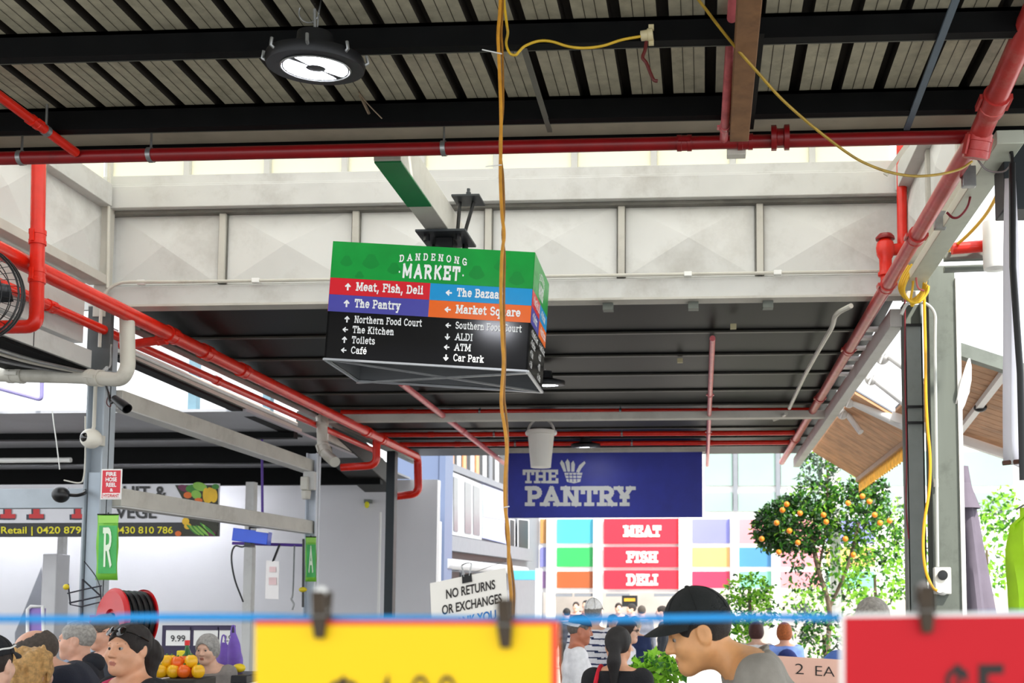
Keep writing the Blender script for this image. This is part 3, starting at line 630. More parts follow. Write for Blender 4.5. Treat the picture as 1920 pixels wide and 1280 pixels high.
# conduit on the back wall
m = MB(); m.tube(bend([W(205, 300, YB-.13), W(202, 540, YB-.13)], .1), .013, 8); solo(m, 'conduit', PVC, 'upright white conduit on the fan side corner post', 'conduit')
cz = zt(527)
m = MB(); m.tube(bend([(wl+.03, YB-.13, z_ll-.35), (wl+.03, YB-.13, cz), (wl+.6, YB-.1, cz), (wr-.02, YB-.1, cz)], .22), .013, 8); t = solo(m, 'conduit', PVC, 'long thin conduit running across the back wall above its lower beam', 'conduit')
for p in (265, 480, 1290, 1458):
    x = W(p, 527, YB-.1).x; q = MB(); q.box((x-.03, YB-.118, cz-.018), (x+.03, YB-.082, cz+.018)); q.build('coupling', WHT, t, bevel=.004)
# ---------------------------------------------------------------- pipes
def pipe(label, pts, r, m, rad=.12, fit=(), n=14, group=None, name='fire_pipe', hang=(), taper=None):
    pts = [V(p) for p in pts]; path = bend(pts, rad)
    t = thing(name, label, 'pipe', pts[0], group)
    q = MB(); q.tube(path, r, n); q.build('run', m, t)
    L = [0]
    for a, b in zip(path, path[1:]): L.append(L[-1]+(b-a).length)
    def at(s):
        s *= L[-1]
        for i in range(len(path)-1):
            if L[i+1] >= s: k = (s-L[i])/(L[i+1]-L[i]); return path[i].lerp(path[i+1], k), (path[i+1]-path[i]).normalized()
        return path[-1], (path[-1]-path[-2]).normalized()
    for s in fit:
        p, d = at(s); R = d.to_track_quat('Z', 'Y').to_matrix(); q = MB(); e = r*1.2; l = r*1.1
        q.lathe([(r*.98, -l), (e, -l), (e, -l*.4), (e*.94, -l*.35), (e*.94, l*.35), (e, l*.4), (e, l), (r*.98, l)], n, p, R)
        d2 = R @ V((1, 0, 0)); q.bar(p+d2*e, p+d2*(e+.012), r*.5, l*1.6, d); q.bar(p-d2*e, p-d2*(e+.012), r*.5, l*1.6, d)
        q.build('coupling', m, t)
    for s in hang:
        p, d = at(s); q = MB(); R = d.to_track_quat('Z', 'Y').to_matrix(); q.lathe([(r*1.02, -.012), (r*1.15, -.012), (r*1.15, .012), (r*1.02, .012)], n, p, R); q.tube([p+V((0, 0, r)), p+V((0, 0, r+.12))], .006, 6); q.build('hanger', GALV, t)
    return t
pipe('long straight red pipe crossing the whole hall at the eave of the near roof', [W(-900, 317, 5.22), W(1832, 256, 5.22)], .034, RED_D, fit=(.81, .85), hang=(.15, .36, .45, .65))
m = MB(); p = W(1463, 258, 5.2); m.lathe([(.034, -.045), (.062, -.045), (.062, -.02), (.045, -.015), (.045, .015), (.062, .02), (.062, .045), (.034, .045)], 10, p, V((1, -.05, 0)).to_track_quat('Z', 'Y').to_matrix()); solo(m, 'pipe_flange', RED_D, 'bolted red flange joint on the long red cross pipe', 'flange')
pipe('thin red pipe slanting down to the long cross pipe near the fan', [W(-80, 121, 4.4), W(142, 286, 5.18)], .024, RED, fit=(.62,), hang=(.72,))
pipe('faded pink pipe under the near roof beside the brown rafter', [W(1377, -40, 4.1), W(1360, 225, 4.95), W(1357, 262, 5.2)], .021, PINK, fit=(.86,))
pipe('thick red pipe with a pale worn top coming in at the roof above the columns', [W(1975, -60, 4.0), W(1838, 250, 5.05), W(1830, 288, 5.08)], .052, RED_R, rad=.1, fit=(.72, .97))
pipe('long red pipe sloping away along the columns to the orange tree', [W(1826, 262, 5.12), W(1466, 866, 17.2)], .047, RED_R, fit=(.115, .20, .36, .55, .8), rad=.05)
pipe('bright red main pipe sloping away along the fan side of the hall', [W(0, 470, 6.3)*1.35-W(783, 856, 15.3)*.35, W(783, 856, 15.3), W(785, 925, 15.3), W(735, 931, 15.3)], .058, RED, rad=.12, fit=(.40, .445, .50, .765, .81), hang=())
pipe('slimmer red pipe running below the bright red main pipe', [W(-60, 505, 6.5)*1.5-W(590, 795, 12.3)*.5, W(590, 795, 12.3), W(705, 846, 14.6)], .038, RED, fit=(.34, .57, .82))
pipe('upright red pipe dropping through the main pipe to an elbow by the fan', [W(73, 285, 6.5), W(68, 612, 6.5), W(-60, 614, 6.5)], .043, RED, rad=.07, fit=(.36, .52))
pipe('short red branch pipe dropping from the main pipe near its far end', [W(706, 822, 13.7), W(706, 872, 13.7), W(640, 876, 13.7)], .05, RED, rad=.12)
pipe('short red stub pipe behind the tall white drain bend', [W(225, 648, 8.3), W(312, 636, 8.3)], .036, RED, fit=(.9,))
pipe('upright red pipe in the corner beside the outdoor side wall', [W(1690, 262, 7.9), W(1692, 478, 7.9)], .038, RED)
t = thing('pipe_valve', 'red valve fitting hanging at the corner of the white panel wall', 'valve', W(1656, 545, 7.85))
p = W(1660, 470, 7.85); m = MB(); m.tube([W(1692, 466, 7.9), p], .045, 12); m.build('inlet', RED, t)
m = MB(); m.lathe([(.0, .09), (.04, .085), (.062, .06), (.07, .02), (.065, -.03), (.048, -.06), (.046, -.16), (.058, -.165), (.058, -.19), (.04, -.2), (.036, -.3), (.0, -.3)], 14, p); m.build('valve_body', RED, t)
m = MB(); m.lathe([(.0, .13), (.05, .125), (.072, .1), (.072, .085), (.03, .08)], 10, p); m.build('handwheel', RED_D, t)
for (a, b, Y, lb) in ((640, 1520, 12.75, 'red cross pipe under the far roof, nearest of the three'), (690, 1490, 14.5, 'red cross pipe under the far roof, between two others'), (750, 1480, 15.4, 'red cross pipe under the far roof, just above the blue hanging sign')):
    y = {12.75: 773, 14.5: 815, 15.4: 833}[Y]; pipe(lb, [W(a, y, Y), W(b, y-4, Y)], .034, RED, fit=(.15, .8), hang=(.3, .6), group='red cross pipes under the far roof')
pipe('faded pink pipe running lengthwise below the far roof near the bucket', [W(1336, 634, 8.95), W(1326, 872, 17.0)], .025, PINK, fit=(.3, .6))
pipe('faded pink pipe slanting from behind the direction box towards the blue sign', [W(752, 718, 10.8), W(945, 868, 16.3)], .035, PINK, fit=(.5,))
# drain pipes
pipe('white drain pipe running level past the corner column and turning up', [W(-500, 690, 7.8), W(150, 706, 7.85), W(228, 712, 7.75), W(240, 690, 7.75), W(238, 596, 7.75)], .054, PVC, rad=.1, fit=(.62, .8), name='drain_pipe')
pipe('white drain pipe bend hanging below the far end of the red main pipe', [W(604, 782, 12.3), W(604, 845, 12.3), W(628, 866, 12.0)], .062, PVC, rad=.2, fit=(.05, .5), name='drain_pipe')
t = thing('gutter', 'grey trough gutter with a cable bundle running below the red pipes', 'gutter', WX(255, 690, XL-.1))
m = MB(); m.bar(WX(215, 655, XL-.1), WX(558, 808, XL-.1), .10, .05); m.build('trough', STEEL_B, t)
for k in range(3): q = MB(); q.tube([WX(215, 647-k*3, XL-.05-.04*k), WX(556, 797-k*2, XL-.05-.04*k)], .016, 8); q.build('cable', [GALV, STEEL_B, PVC][k], t)
m = MB(); m.bar(WX(215, 668, XL-.12), WX(558, 818, XL-.12), .12, .025); m.build('bracket_rail', BLACK_S, t)
# ---------------------------------------------------------------- beams and columns of the stall side
def hcol(name, label, x, y, z0, z1, w, d, m, t=.012):
    q = MB(); q.box((x-w/2, y, z0), (x-w/2+t, y+d, z1)); q.box((x+w/2-t, y, z0), (x+w/2, y+d, z1)); q.box((x-w/2, y+d/2-t/2, z0), (x+w/2, y+d/2+t/2, z1)); return solo(q, name, m, label, 'column', smooth=False)
xc = W(179, 900, 8.1).x
hcol('steel_column', 'pale steel column at the corner of the raised bay, carrying the dome camera', xc, 8.06, 0, z_ll-.15, .145, .16, COL_B)
m = MB(); a, b = W(158, 692, 7.98), W(206, 572, 7.98); m.box((a.x, 8.0, a.z), (b.x, 8.05, b.z)); solo(m, 'column_head', mat('dark grey steel', '4A4D4E', .55, var=.12, scale=6), 'dark grey steel head plate of the corner column behind the tall drain bend', 'plate', bevel=.003)
m = MB(); m.box((xc-.05, 8.09, 0), (xc+.05, 8.10, Z0+1.0)); solo(m, 'cover_plate', mat('pale blue plate', 'B8C4D0', .5, var=.04), 'pale blue cover plate fixed in the corner column below the dome camera', 'plate', smooth=False)
x2 = W(582, 950, 12.4).x
hcol('steel_column', 'white steel column at the far end of the two stall beams', x2, 12.4, 0, Z0+1.75, .13, .14, mat('white blue steel', 'C6CDD6', .5, var=.05))
m = MB(); m.box((x2-.06, 12.3, Z0+1.3), (x2+.07, 12.39, Z0+1.52)); solo(m, 'end_plate', STEEL_W, 'pale end plate on the far column where the upper stall beam lands', 'plate', bevel=.006)
x3 = W(466, 1000, 13.2).x
m = MB(); m.box((x3-.055, 13.2, 0), (x3+.055, 13.31, Z0+1.5)); solo(m, 'stall_post', STEEL_W, 'white square post behind the small blue display', 'post', bevel=.004)
ub0, ub1 = WX(216, 747, XL+.02), WX(590, 877, XL+.02); lb0, lb1 = WX(214, 931, XL+.04), WX(590, 989, XL+.04)
m = MB(); m.bar(ub0, ub1, .12, .14); q = solo(m, 'stall_beam', STEEL_B, 'beige beam sloping away below the red pipes, upper of the two stall beams', 'beam', bevel=.004)
m = MB(); m.bar(ub0-V((0, 0, .077)), ub1-V((0, 0, .077)), .14, .012); m.build('bottom_lip', STEEL_W, q, smooth=False)
m = MB(); m.bar(lb0, lb1, .12, .14); q = solo(m, 'stall_beam', STEEL_B, 'beige beam passing in front of the produce banner, lower of the two stall beams', 'beam', bevel=.004)
m = MB(); m.bar(lb0-V((0, 0, .077)), lb1-V((0, 0, .077)), .13, .012); m.build('bottom_lip', STEEL_W, q, smooth=False)
m = MB(); m.bar((-9.5, 8.15, Z0+.80), (xc-.075, 8.15, Z0+.80), .08, .155); solo(m, 'stall_beam', COL_B, 'blue grey cross beam reaching the corner column behind the black ball', 'beam', bevel=.004)
# outdoor side: edge beam and grey columns
m = MB(); m.bar((1.523, 5.2, Z0+2.285), (1.523, 7.72, Z0+2.285), .135, .07); solo(m, 'edge_beam', mat('pale green steel', 'C5CBBB', .5, var=.06, scale=5, dirt='8D9183'), 'pale sloping edge beam ending at the top of the wide grey column', 'beam', bevel=.004)
m = MB(); m.bar((1.50, 8.2, Z0+2.18), (1.47, 16.8, Z0+2.16), .10, .14); solo(m, 'edge_beam', STEEL_W, 'white edge beam of the far roof above the timber canopy', 'beam', bevel=.004)
xa = W(1717, 850, 8.1).x; xb = W(1772, 850, 7.72).x
hcol('steel_column', 'narrow grey steel column standing behind the yellow cable', xa, 8.1, 0, W(1717, 566, 8.1).z, .135, .16, STEEL_G)
for py in (612, 1015-250, 795): 
    p = W(1717, py, 8.1); m = MB(); m.box((xa-.064, 8.085, p.z), (xa+.064, 8.098, p.z+.02)); solo(m, 'column_strap', BLK, 'black strap around the narrow grey column, %s' % {612: 'topmost of three', 765: 'middle of three', 795: 'lowest of three'}[py], 'strap', 'straps on the narrow column', smooth=False)
m = MB(); m.box((xa-.063, 8.1, 0), (xa+.063, 8.112, W(1717, 612, 8.1).z)); solo(m, 'column_plate', mat('grey plate', '7E8380', .5, .2, var=.08, scale=6, dirt='5E605C'), 'flat grey cover plate on the narrow grey column', 'plate', smooth=False)
m = MB(); zb1 = W(1772, 498, 7.72).z; m.box((xb-.095, 7.72, 0), (xb+.095, 7.735, zb1)); m.box((xb-.006, 7.735, 0), (xb+.006, 7.9, zb1)); m.box((xb-.095, 7.9, 0), (xb+.095, 7.915, zb1)); solo(m, 'steel_column', mat('blotched grey steel', '676D65', .5, .2, var=.18, scale=5, dirt='3E423A', dirt_amt=.8, streak=True), 'wide blotchy grey steel column holding the power outlet', 'column', smooth=False)
m = MB(); m.box((xb+.096, 7.70, 0), (xb+.125, 7.73, W(1790, 520, 7.7).z)); solo(m, 'edge_strip', WHT, 'thin white strip along the outdoor edge of the wide grey column', 'strip', smooth=False)
# under-roof straps, rafter
m = MB(); m.bar(V((.182, 3.2, Z0+2.285)), V((.182, 5.08, Z0+2.285)), .092, .10); solo(m, 'rafter', RUST, 'rusty brown rafter under the near roof, next to the pink pipe', 'rafter', bevel=.003)
m = MB(); m.bar(WZ(1428, 60, 2.33), WZ(1408, 240, 2.33), .025, .014); q = solo(m, 'cable_strip', BLACK_S, 'dark notched metal strip hanging along the brown rafter', 'strip', smooth=False)
zs = PD[0][1]-Z0-.008
m = MB(); m.bar(WZ(1803, -30, zs), WZ(1700, 242, zs), .03, .012); solo(m, 'steel_strap', mat('blue grey strap', '5C6B78', .5, .3, var=.1), 'blue grey flat strap running under the purlins towards the columns', 'strap', smooth=False)
m = MB(); m.bar(WZ(983, 93, zs), WZ(1031, 246, zs), .024, .012); solo(m, 'steel_strap', mat('dull grey strap', '6D6C62', .5, .3, var=.1), 'dull grey flat strap between the purlins beside the ochre cords', 'strap', smooth=False)
m = MB(); m.box(W(1363, 272, 5.24), W(1398, 298, 5.3)); solo(m, 'junction_box', PVC, 'small grey box fixed just under the long red cross pipe', 'box', bevel=.004)
m = MB(); m.bar(W(1706, 264, 6.6), W(1660, 328, 6.6), .03, .01, (0, 1, 0)); solo(m, 'steel_strap', STEEL_B, 'pale diagonal strap beside the corner red pipe under the clerestory', 'strap', smooth=False)
for (px, py, s_, lb) in ((360, 92, .022, 'small cream tag stuck on the black purlin near the lamp'), (440, 101, .010, 'tiny yellow tag on the black purlin near the lamp')):
    m = MB(); p = W(px, py, 4.575); m.box(p-V((s_, .004, s_*.7)), p+V((s_, 0, s_*.7))); solo(m, 'tag', mat('cream tag', 'B8AF8A', .6, var=.05), lb, 'tag', smooth=False)
# ---------------------------------------------------------------- round LED lamps
GLOW = mat('lamp glow', 'F4F6FF', .5, var=0, emit=22)
LAMPB = mat('lamp housing', '17181B', .4, .3, var=.1)
def lamp(label, c, r, power, parts=True, hk=None):
    t = thing('high_bay_lamp', label, 'lamp', c, 'round ceiling lamps'); c = V(c)
    m = MB(); m.lathe([(0, .14*r/.2), (r*.35, .14*r/.2), (r*.4, .07*r/.2), (r*.97, .045*r/.2), (r, .02*r/.2), (r*.97, .0), (0, .0)], 40, c); m.build('housing', LAMPB, t)
    for k in range(2):                                   # two half-ring diffusers
        m = MB(); n = 18; vs = []; fs = []
        for i in range(n+1):
            a = math.radians(62+180*k+8+164*i/n)
            for rr in (r*.2, r*.64): vs.append(c+V((rr*math.cos(a), rr*math.sin(a), -.0006)))
        for i in range(n): fs.append((2*i, 2*i+1, 2*i+3, 2*i+2))
        m.add(vs, fs); m.build('diffuser', GLOW, t, smooth=False)
    m = MB(); m.tube([c+V((r*.69*math.cos(a), r*.69*math.sin(a), -.002)) for a in [2*math.pi*i/32 for i in range(32)]], .004, 6, closed=True); m.build('bezel', GALV, t)
    if parts:
        for k in range(8):
            a = 2*math.pi*k/8+.2; d = V((math.cos(a), math.sin(a), 0)); m = MB(); m.tube([c+d*r*.95+V((0, 0, .02)), c+d*r*1.05+V((0, 0, .03)), c+d*r*1.02+V((0, 0, .06))], .007, 6); m.build('cooling_loop', GALV, t)
    m = MB(); m.tube([c+V((0, 0, .13*r/.2)), c+V((0, .0, hk or .24))], .006, 6); m.build('hook', GALV, t)
    t.rotation_euler[0] = .12
    return t
YP = PD[0][0]-.03; lc = W(592, 128, YP-.1); L1 = lamp('bright round lamp glowing under the near roof with a wire ring above it', lc, .20, 14, True, Z0+2.43-lc.z)
m = MB(); m.tube([lc+V((-.035+.042*math.cos(a), .03, .24+.042*math.sin(a))) for a in [2*math.pi*i/20*.93+.9 for i in range(20)]]+[lc+V((0, .03, .18))], .003, 6); m.tube(smooth_path([lc+V((0, .03, .18)), lc+V((.006, .03, .23)), lc+V((.012, .05, .30)), lc+V((.01, .1, .335))]), .003, 6)
m.build('wire_ring', GALV, L1)
lamp('round lamp behind the lower corner of the direction box', W(1022, 722, 10.4), .20, 10, False, .16)
lamp('small round lamp right above the blue hanging sign', W(1098, 838, 15.0), .21, 10, False, .16)
for (a, b, Y, lb) in (((655, 150), (716, 222), 4.9, 'bright loose wire end hanging by the round lamp'),):
    m = MB(); m.tube(smooth_path([W(672, 172, 4.9), W(690, 195, 4.9), W(716, 222, 4.9)]), .003, 6); m.tube([W(660, 150, 4.95), W(676, 180, 4.95), W(692, 213, 4.95)], .008, 6); solo(m, 'loose_wire', mat('bare wire', '8A7A66', .4, .5), lb, 'wire')
# ---------------------------------------------------------------- direction box
c_tl, c_bl, c_tr, c_br = W(625, 452, 6.28), W(608, 671, 6.28), W(1003, 473, 6.30), W(985, 695, 6.30)
ux = (c_tr-c_tl); hv = (c_bl-c_tl); c_br = c_tl+ux+hv; nrm = ux.cross(hv).normalized()
if nrm.y > 0: nrm = -nrm
dep = -nrm*.66; e1, e2, n3 = ux.normalized(), hv.normalized(), -nrm
box = thing('direction_sign', 'black and green hanging direction box listing market areas with arrows', 'sign', c_bl)
GREEN = mat('sign green', '0E9A3C', .3, var=.10, scale=5); SB = mat('sign black', '08090F', .14, var=.05)
SR = mat('sign red', 'DA1F2D', .3, var=.03); SPU = mat('sign violet', '4C4BA8', .3, var=.03); SBL = mat('sign sky blue', '1496D6', .3, var=.03); SOR = mat('sign orange', 'F26A14', .3, var=.03); TXT = mat('sign lettering', 'F4F6F6', .4, var=0)
LEAFP = mat('sign green tint', '0C8E38', .3, var=.02)
def face(o, ex, ey, nn, w, h, px=None, mirror=False):
    """one printed face: o top-left corner, ex along, ey down (unit vectors)"""
    P = lambda u, v, k=0: o+ex*(u*w)+ey*(v*h)+nn*k
    m = MB(); m.hexa([P(0, 0), P(1, 0), P(1, 1), P(0, 1)], -nn*.012); fo = m.build('sign_face', SB, box, smooth=False)
    m = MB(); m.hexa([P(.01, .01, -.013), P(.99, .01, -.013), P(.99, .995, -.013), P(.01, .995, -.013)], -nn*.002); m.build('inner_lining', mat('sign inner grey', '55585C', .5, var=.05), fo, smooth=False)
    for nm, mt_, u0, u1, v0, v1 in (('green_band', GREEN, 0, 1, 0, .312), ('red_band', SR, 0, .497, .313, .455), ('violet_band', SPU, 0, .497, .456, .60), ('blue_band', SBL, .497, 1, .313, .455), ('orange_band', SOR, .497, 1, .456, .60)):
        m = MB(); m.hexa([P(u0, v0, .001), P(u1, v0, .001), P(u1, v1, .001), P(u0, v1, .001)], nn*.001); m.build(nm, mt_, fo, smooth=False)
    m = MB()
    for (u, v, r) in ((.06, .15, .055), (.2, .12, .075), (.33, .2, .06), (.70, .2, .07), (.83, .1, .06), (.93, .2, .07), (.14, .26, .04)):
        for k in range(5):
            a = k*.7+u*9; cx, cy = u+.3*r*math.cos(a), v+.3*r*w/h*math.sin(a); vs = [P(cx, cy, .0025)]+[P(cx+r*.5*math.cos(b)*(1+.25*math.sin(3*b+k)), min(.305, max(.01, cy+r*.5*w/h*math.sin(b))), .0025) for b in [2*math.pi*i/16 for i in range(16)]]
            m = MB(); m.add(vs, [(0, 1+i, 1+(i+1) % 16) for i in range(16)]); m.build('leaf_print', LEAFP, fo, smooth=False)
            break
    m = MB()
    def line(s, u, v, hh, ww=None, t=.17, serif=True, sp=.02, rise=None, sans=False):
        g = bfont(s, .012) if sans else slab(s, t, serif, sp)
        vs = g[0]; a = min(q[0] for q in vs); b = max(q[0] for q in vs); k = (hh*h/w) if ww is None else ww/(b-a)
        for i, f in enumerate(g[1]): m.add([P(u+(vs[j][0]-a)*k, v-vs[j][1]*hh-(rise((vs[j][0]-a)/(b-a)) if rise else 0), .003+.00008*(i % 29)) for j in f], [tuple(range(len(f)))[::-1]])
    line('DANDENONG', .335, .150, .062, .335, .17, True, .5, lambda q: .028*(1-(2*q-1)**2))
    line('MARKET', .355, .282, .125, .285, .2, False, .12); line('*', .337, .262, .06); line('*', .652, .262, .06)
    for s, ar, u, v in (('Meat, Fish, Deli', '^', .075, .415), ('The Pantry', '^', .075, .558), ('The Bazaar', '<', .575, .415), ('Market Square', '<', .575, .558)):
        line(ar, u, v, .062, .031, .22); line(s, u+.055, v, .075, {'M': .335, 'T': .23}.get(s[0]) if s[0] != 'M' or s[1] == 'e' else .32, .175)
    for s, ar, u, v, ww in (('Northern Food Court', '^', .085, .688, .335), ('The Kitchen', '<', .08, .775, .205), ('Toilets', '^', .08, .863, .115), ('Café', '<', .08, .95, .078),
                            ('Southern Food Court', '<', .585, .688, .325), ('ALDI', '_', .585, .785, .088), ('ATM', '<', .585, .873, .083), ('Car Park', '_', .585, .962, .15)):
        line(ar, u, v, .055, .027, .2); line(s, u+.05, v, .062, ww, .15)
    m.build('lettering', TXT, fo, smooth=False)
Wd, Hd = ux.length, hv.length
face(c_tl, e1, e2, nrm, Wd, Hd)
face(c_tr, n3, e2, e1, .66, Hd)                        # the side turned to the grey columns
face(c_tl+dep, -n3, e2, -e1, .66, Hd); face(c_tr+dep, -e1, e2, n3, Wd, Hd)
ALU = mat('sign frame', 'B9BCC0', .3, .6, var=.05)
q = [c_bl, c_br, c_br+dep, c_bl+dep]
for i in range(4): m = MB(); m.bar(q[i]+e2*.006, q[(i+1) % 4]+e2*.006, .018, .012, e2); m.build('bottom_rail', ALU, box)
m = MB(); m.bar(q[0]+e2*.006, q[2]+e2*.006, .022, .01, e2); m.build('cross_brace', GALV, box); m = MB(); m.bar(q[1]+e2*.018, q[3]+e2*.018, .022, .01, e2); m.build('cross_brace', GALV, box)
m = MB(); ctr = c_tl+ux*.5+dep*.5
m.box(ctr+V((-.06, -.06, -.66)), ctr+V((.06, .06, .157))); m.build('mast', BLK, box, bevel=.006)
for sx in (-1, 1): m = MB(); m.bar(ctr+V((0, 0, -.02)), ctr+e1*sx*Wd*.47+V((0, 0, -.03)), .05, .03); m.build('top_spreader', BLK, box)
PL = mat('dark plate', '3A3F42', .5, .3, var=.1)
bp = ctr+V((0, 0, .165)); m = MB(); m.box(bp-V((.16, .16, .008)), bp+V((.16, .16, .008))); m.build('base_plate', PL, box, bevel=.003)
for sx in (-1, 1):
    for sy in (-1, 1): m = MB(); m.lathe([(0, -.04), (.02, -.04), (.02, .0), (0, .0)], 8, bp+V((sx*.1, sy*.1, -.008))); m.build('bolt', BLK, box)
top = bp+V((.14, 0, .25))
for k in (-1, 1): m = MB(); m.tube([bp+V((.09+.02*k, 0, .0)), top+V((-.01+.045*k, 0, -.01))], .012, 8); m.build('hanger_rod', BLK, box)
m = MB(); m.box(top-V((.09, .09, .006)), top+V((.09, .09, .006))); m.lathe([(.016, 0), (.016, .05), (.011, .055), (.011, .075), (0, .078)], 8, top); m.build('top_plate', PL, box)
# arm carrying the box: white beam, thin green plate along its underside
a0, a1 = W(758, 265, 5.05), W(846, 428, 6.95); a0.z = a1.z = bp.z+.10; a1.x = bp.x-.01; a0.x = a1.x
m = MB(); wv, hh = .098, .18; ys_ = ye+.035; m.box((a1.x-wv, ys_, bp.z+.022), (a1.x+wv*.5, 6.95, bp.z+.022+hh)); solo(m, 'sign_arm', mat('pale sign arm', 'CFCDC4', .45, var=.05, dirt='A8A294'), 'pale steel arm reaching from under the roof to hold the direction box', 'arm', bevel=.004)
m = MB(); m.box((a1.x-wv+.001, ys_+.01, bp.z+.014), (a1.x+wv*.5-.001, 6.1, bp.z+.0215)); solo(m, 'green_plate', mat('deep green plate', '0E7A44', .4, var=.1), 'thin green plate along the underside of the pale sign arm', 'plate', smooth=False)
# ---------------------------------------------------------------- cords
def cord(label, path, r, m, Yf, name='extension_cord', n=7):
    N = len(path); pts = [W(px, py, Yf(i/(N-1)) if callable(Yf) else Yf) for i, (px, py) in enumerate(path)]
    q = MB(); q.tube(smooth_path(pts, 6), r, n); return solo(q, name, m, label, 'cord')
mainp = [(938, -140), (938, 0), (934, 60), (935, 100), (939, 200), (939, 270), (938, 330), (941, 400), (945, 440), (941, 480), (939, 560), (942, 640), (944, 680), (940, 740), (941, 770), (946, 800), (950, 840), (947, 900), (947, 950), (953, 1000), (954, 1060), (958, 1110), (960, 1165), (961, 1270)]
cord('thicker ochre cord hanging straight down past the direction box', mainp, .0068, CORD, 3.9)
off = [5, 5, 6, 7, 4, -2, 5, 4, -3, 5, 6, 4, 3, 5, 7, 5, 2, 3, 3, -4, 5, 6, 3, 3]
cord('thin darker ochre cord twisted around the thicker hanging one', [(x+o, y) for (x, y), o in zip(mainp, off)], .0048, mat('dark ochre cord', '8E5F14', .5, var=.2, scale=30), 3.915)
for (a, b, lb) in (((904, 93), (941, 101), 'white cable tie sticking out of the hanging cords under the roof'), ((910, 312), (941, 309), 'thin grey cable tie sticking out of the hanging cords before the panes'), ((945, 951), (955, 949), 'white cable tie wrapped on the hanging cords beside the blue sign')):
    m = MB(); m.tube([W(*a, 3.89), W(*b, 3.89)], .0022, 6); solo(m, 'cable_tie', WHT, lb, 'cable tie')
cord('yellow cord looping along the black purlin to a cream socket', [(944, -60), (945, 0), (950, 45), (952, 62), (949, 82), (956, 100), (967, 103), (974, 96), (985, 86), (1010, 77), (1035, 78), (1065, 87), (1095, 90), (1130, 86), (1165, 75), (1203, 68)], .0055, CORD_Y, lambda t: 3.93+(YP-3.93)*min(1, t/.3))
t = thing('cable_socket', 'cream cable socket fixed on the black purlin with a dark red lead', 'socket', W(1216, 66, YP+.01))
m = MB(); p = W(1214, 66, YP+.01); CR = mat('cream plastic', 'CFC39A', .4, var=.05); m.lathe([(.012, -.03), (.02, -.028), (.022, .0), (.026, .002), (.026, .022), (.018, .024), (0, .024)], 12, p, V((1, 0, .1)).to_track_quat('Z', 'Y').to_matrix()); m.build('socket_body', CR, t)
for dy in (-14, 14): m = MB(); q = W(1221, 66+dy, YP+.018); m.box(q-V((.011, .006, .012)), q+V((.011, .004, .012))); m.build('mount_tab', CR, t)
m = MB(); m.tube(smooth_path([W(x, y, YP) for x, y in ((1212, 78), (1209, 95), (1205, 108), (1212, 118), (1220, 138), (1226, 150), (1233, 152))]), .0075, 8); m.build('lead', mat('dark red lead', '5A1512', .5, var=.2), t)
cord('yellow cord sagging diagonally from the near roof to the thick red pipe', [(1270, -50), (1310, 0), (1345, 46), (1382, 92), (1420, 135), (1460, 180), (1500, 217), (1540, 250), (1585, 284), (1620, 305), (1665, 322), (1712, 330), (1760, 327), (1800, 317), (1822, 303)], .0062, mat('dusty yellow cord', 'AA8A2A', .5, var=.2, scale=20, dirt='4A3E1C', dirt_amt=.7), lambda t: 4.0+1.0*t)
cord('yellow cord running down the columns to the power outlet', [(1888, 318), (1876, 352), (1850, 400), (1815, 440), (1780, 470), (1750, 500), (1735, 530), (1733, 560), (1735, 650), (1736, 740), (1739, 800), (1744, 860), (1742, 920), (1733, 980), (1731, 1030), (1736, 1070), (1748, 1100), (1757, 1107)], .011, mat('amber cord', 'E0A514', .45, var=.08, scale=20), lambda t: 5.6+max(0, min(1, t/.3))*1.98)
m = MB()
for k in range(4):
    m.tube(smooth_path([W(x+k*3-4, y+k*2, 7.5-.02*k) for x, y in ((1708, 497), (1695, 520), (1690, 540), (1698, 556), (1710, 562), (1724, 556), (1734, 542), (1736, 530))]), .009, 7)
m.tube(smooth_path([W(x, y, 7.48) for x, y in ((1709, 495), (1712, 530), (1708, 560), (1710, 573), (1716, 565), (1722, 553))]), .009, 7)
solo(m, 'cable_coil', CORD_Y, 'coil of yellow cable hung where the red pipe passes the columns', 'cable')
t = thing('power_outlet', 'pale grey power outlet with round socket on the wide grey column', 'outlet', W(1766, 1115, 7.66))
m = MB(); m.box(W(1752, 1063, 7.66), W(1781, 1114, 7.72)); m.build('housing', mat('outlet grey', 'CFCFC8', .4, var=.03), t, bevel=.008)
p = W(1767, 1078, 7.655); m = MB(); m.lathe([(0, 0), (.032, 0), (.036, .012), (.02, .014), (0, .014)], 16, p, V((0, -1, 0)).to_track_quat('Z', 'Y').to_matrix()); m.build('socket_face', BLK, t)
p = W(1767, 1106, 7.64); m = MB(); m.lathe([(0, -.02), (.035, -.02), (.04, .02), (.028, .05), (0, .05)], 14, p, V((-.6, -1, .2)).to_track_quat('Z', 'Y').to_matrix()); m.build('plug', WHT, t)
m = MB(); m.tube(bend([W(1690, 590, 7.66), W(1700, 566, 7.66), W(1735, 566, 7.66), W(1754, 585, 7.66), W(1753, 640, 7.66), W(1758, 1062, 7.69)], .12), .012, 8); q = solo(m, 'conduit', mat('conduit grey', 'B4B8B4', .45, var=.05), 'grey conduit bending over and down the wide column to the outlet', 'conduit')
m = MB(); p = W(1755, 905, 7.69); m.lathe([(.012, -.03), (.018, -.03), (.018, .03), (.012, .03)], 10, p); m.build('coupling', PVC, q)
cord('thin dark red wire down the edge of the narrow grey column', [(1697, 556), (1697, 700), (1699, 800), (1700, 880), (1699, 950), (1704, 1010)], .006, mat('wire red', '7A1420', .5), 8.0, 'wire')
cord('short dark red wire hooking over the pale edge beam', [(1822, 352), (1815, 385), (1800, 405), (1787, 408), (1775, 398)], .007, mat('wire red', '7A1420', .5), 5.9, 'wire')
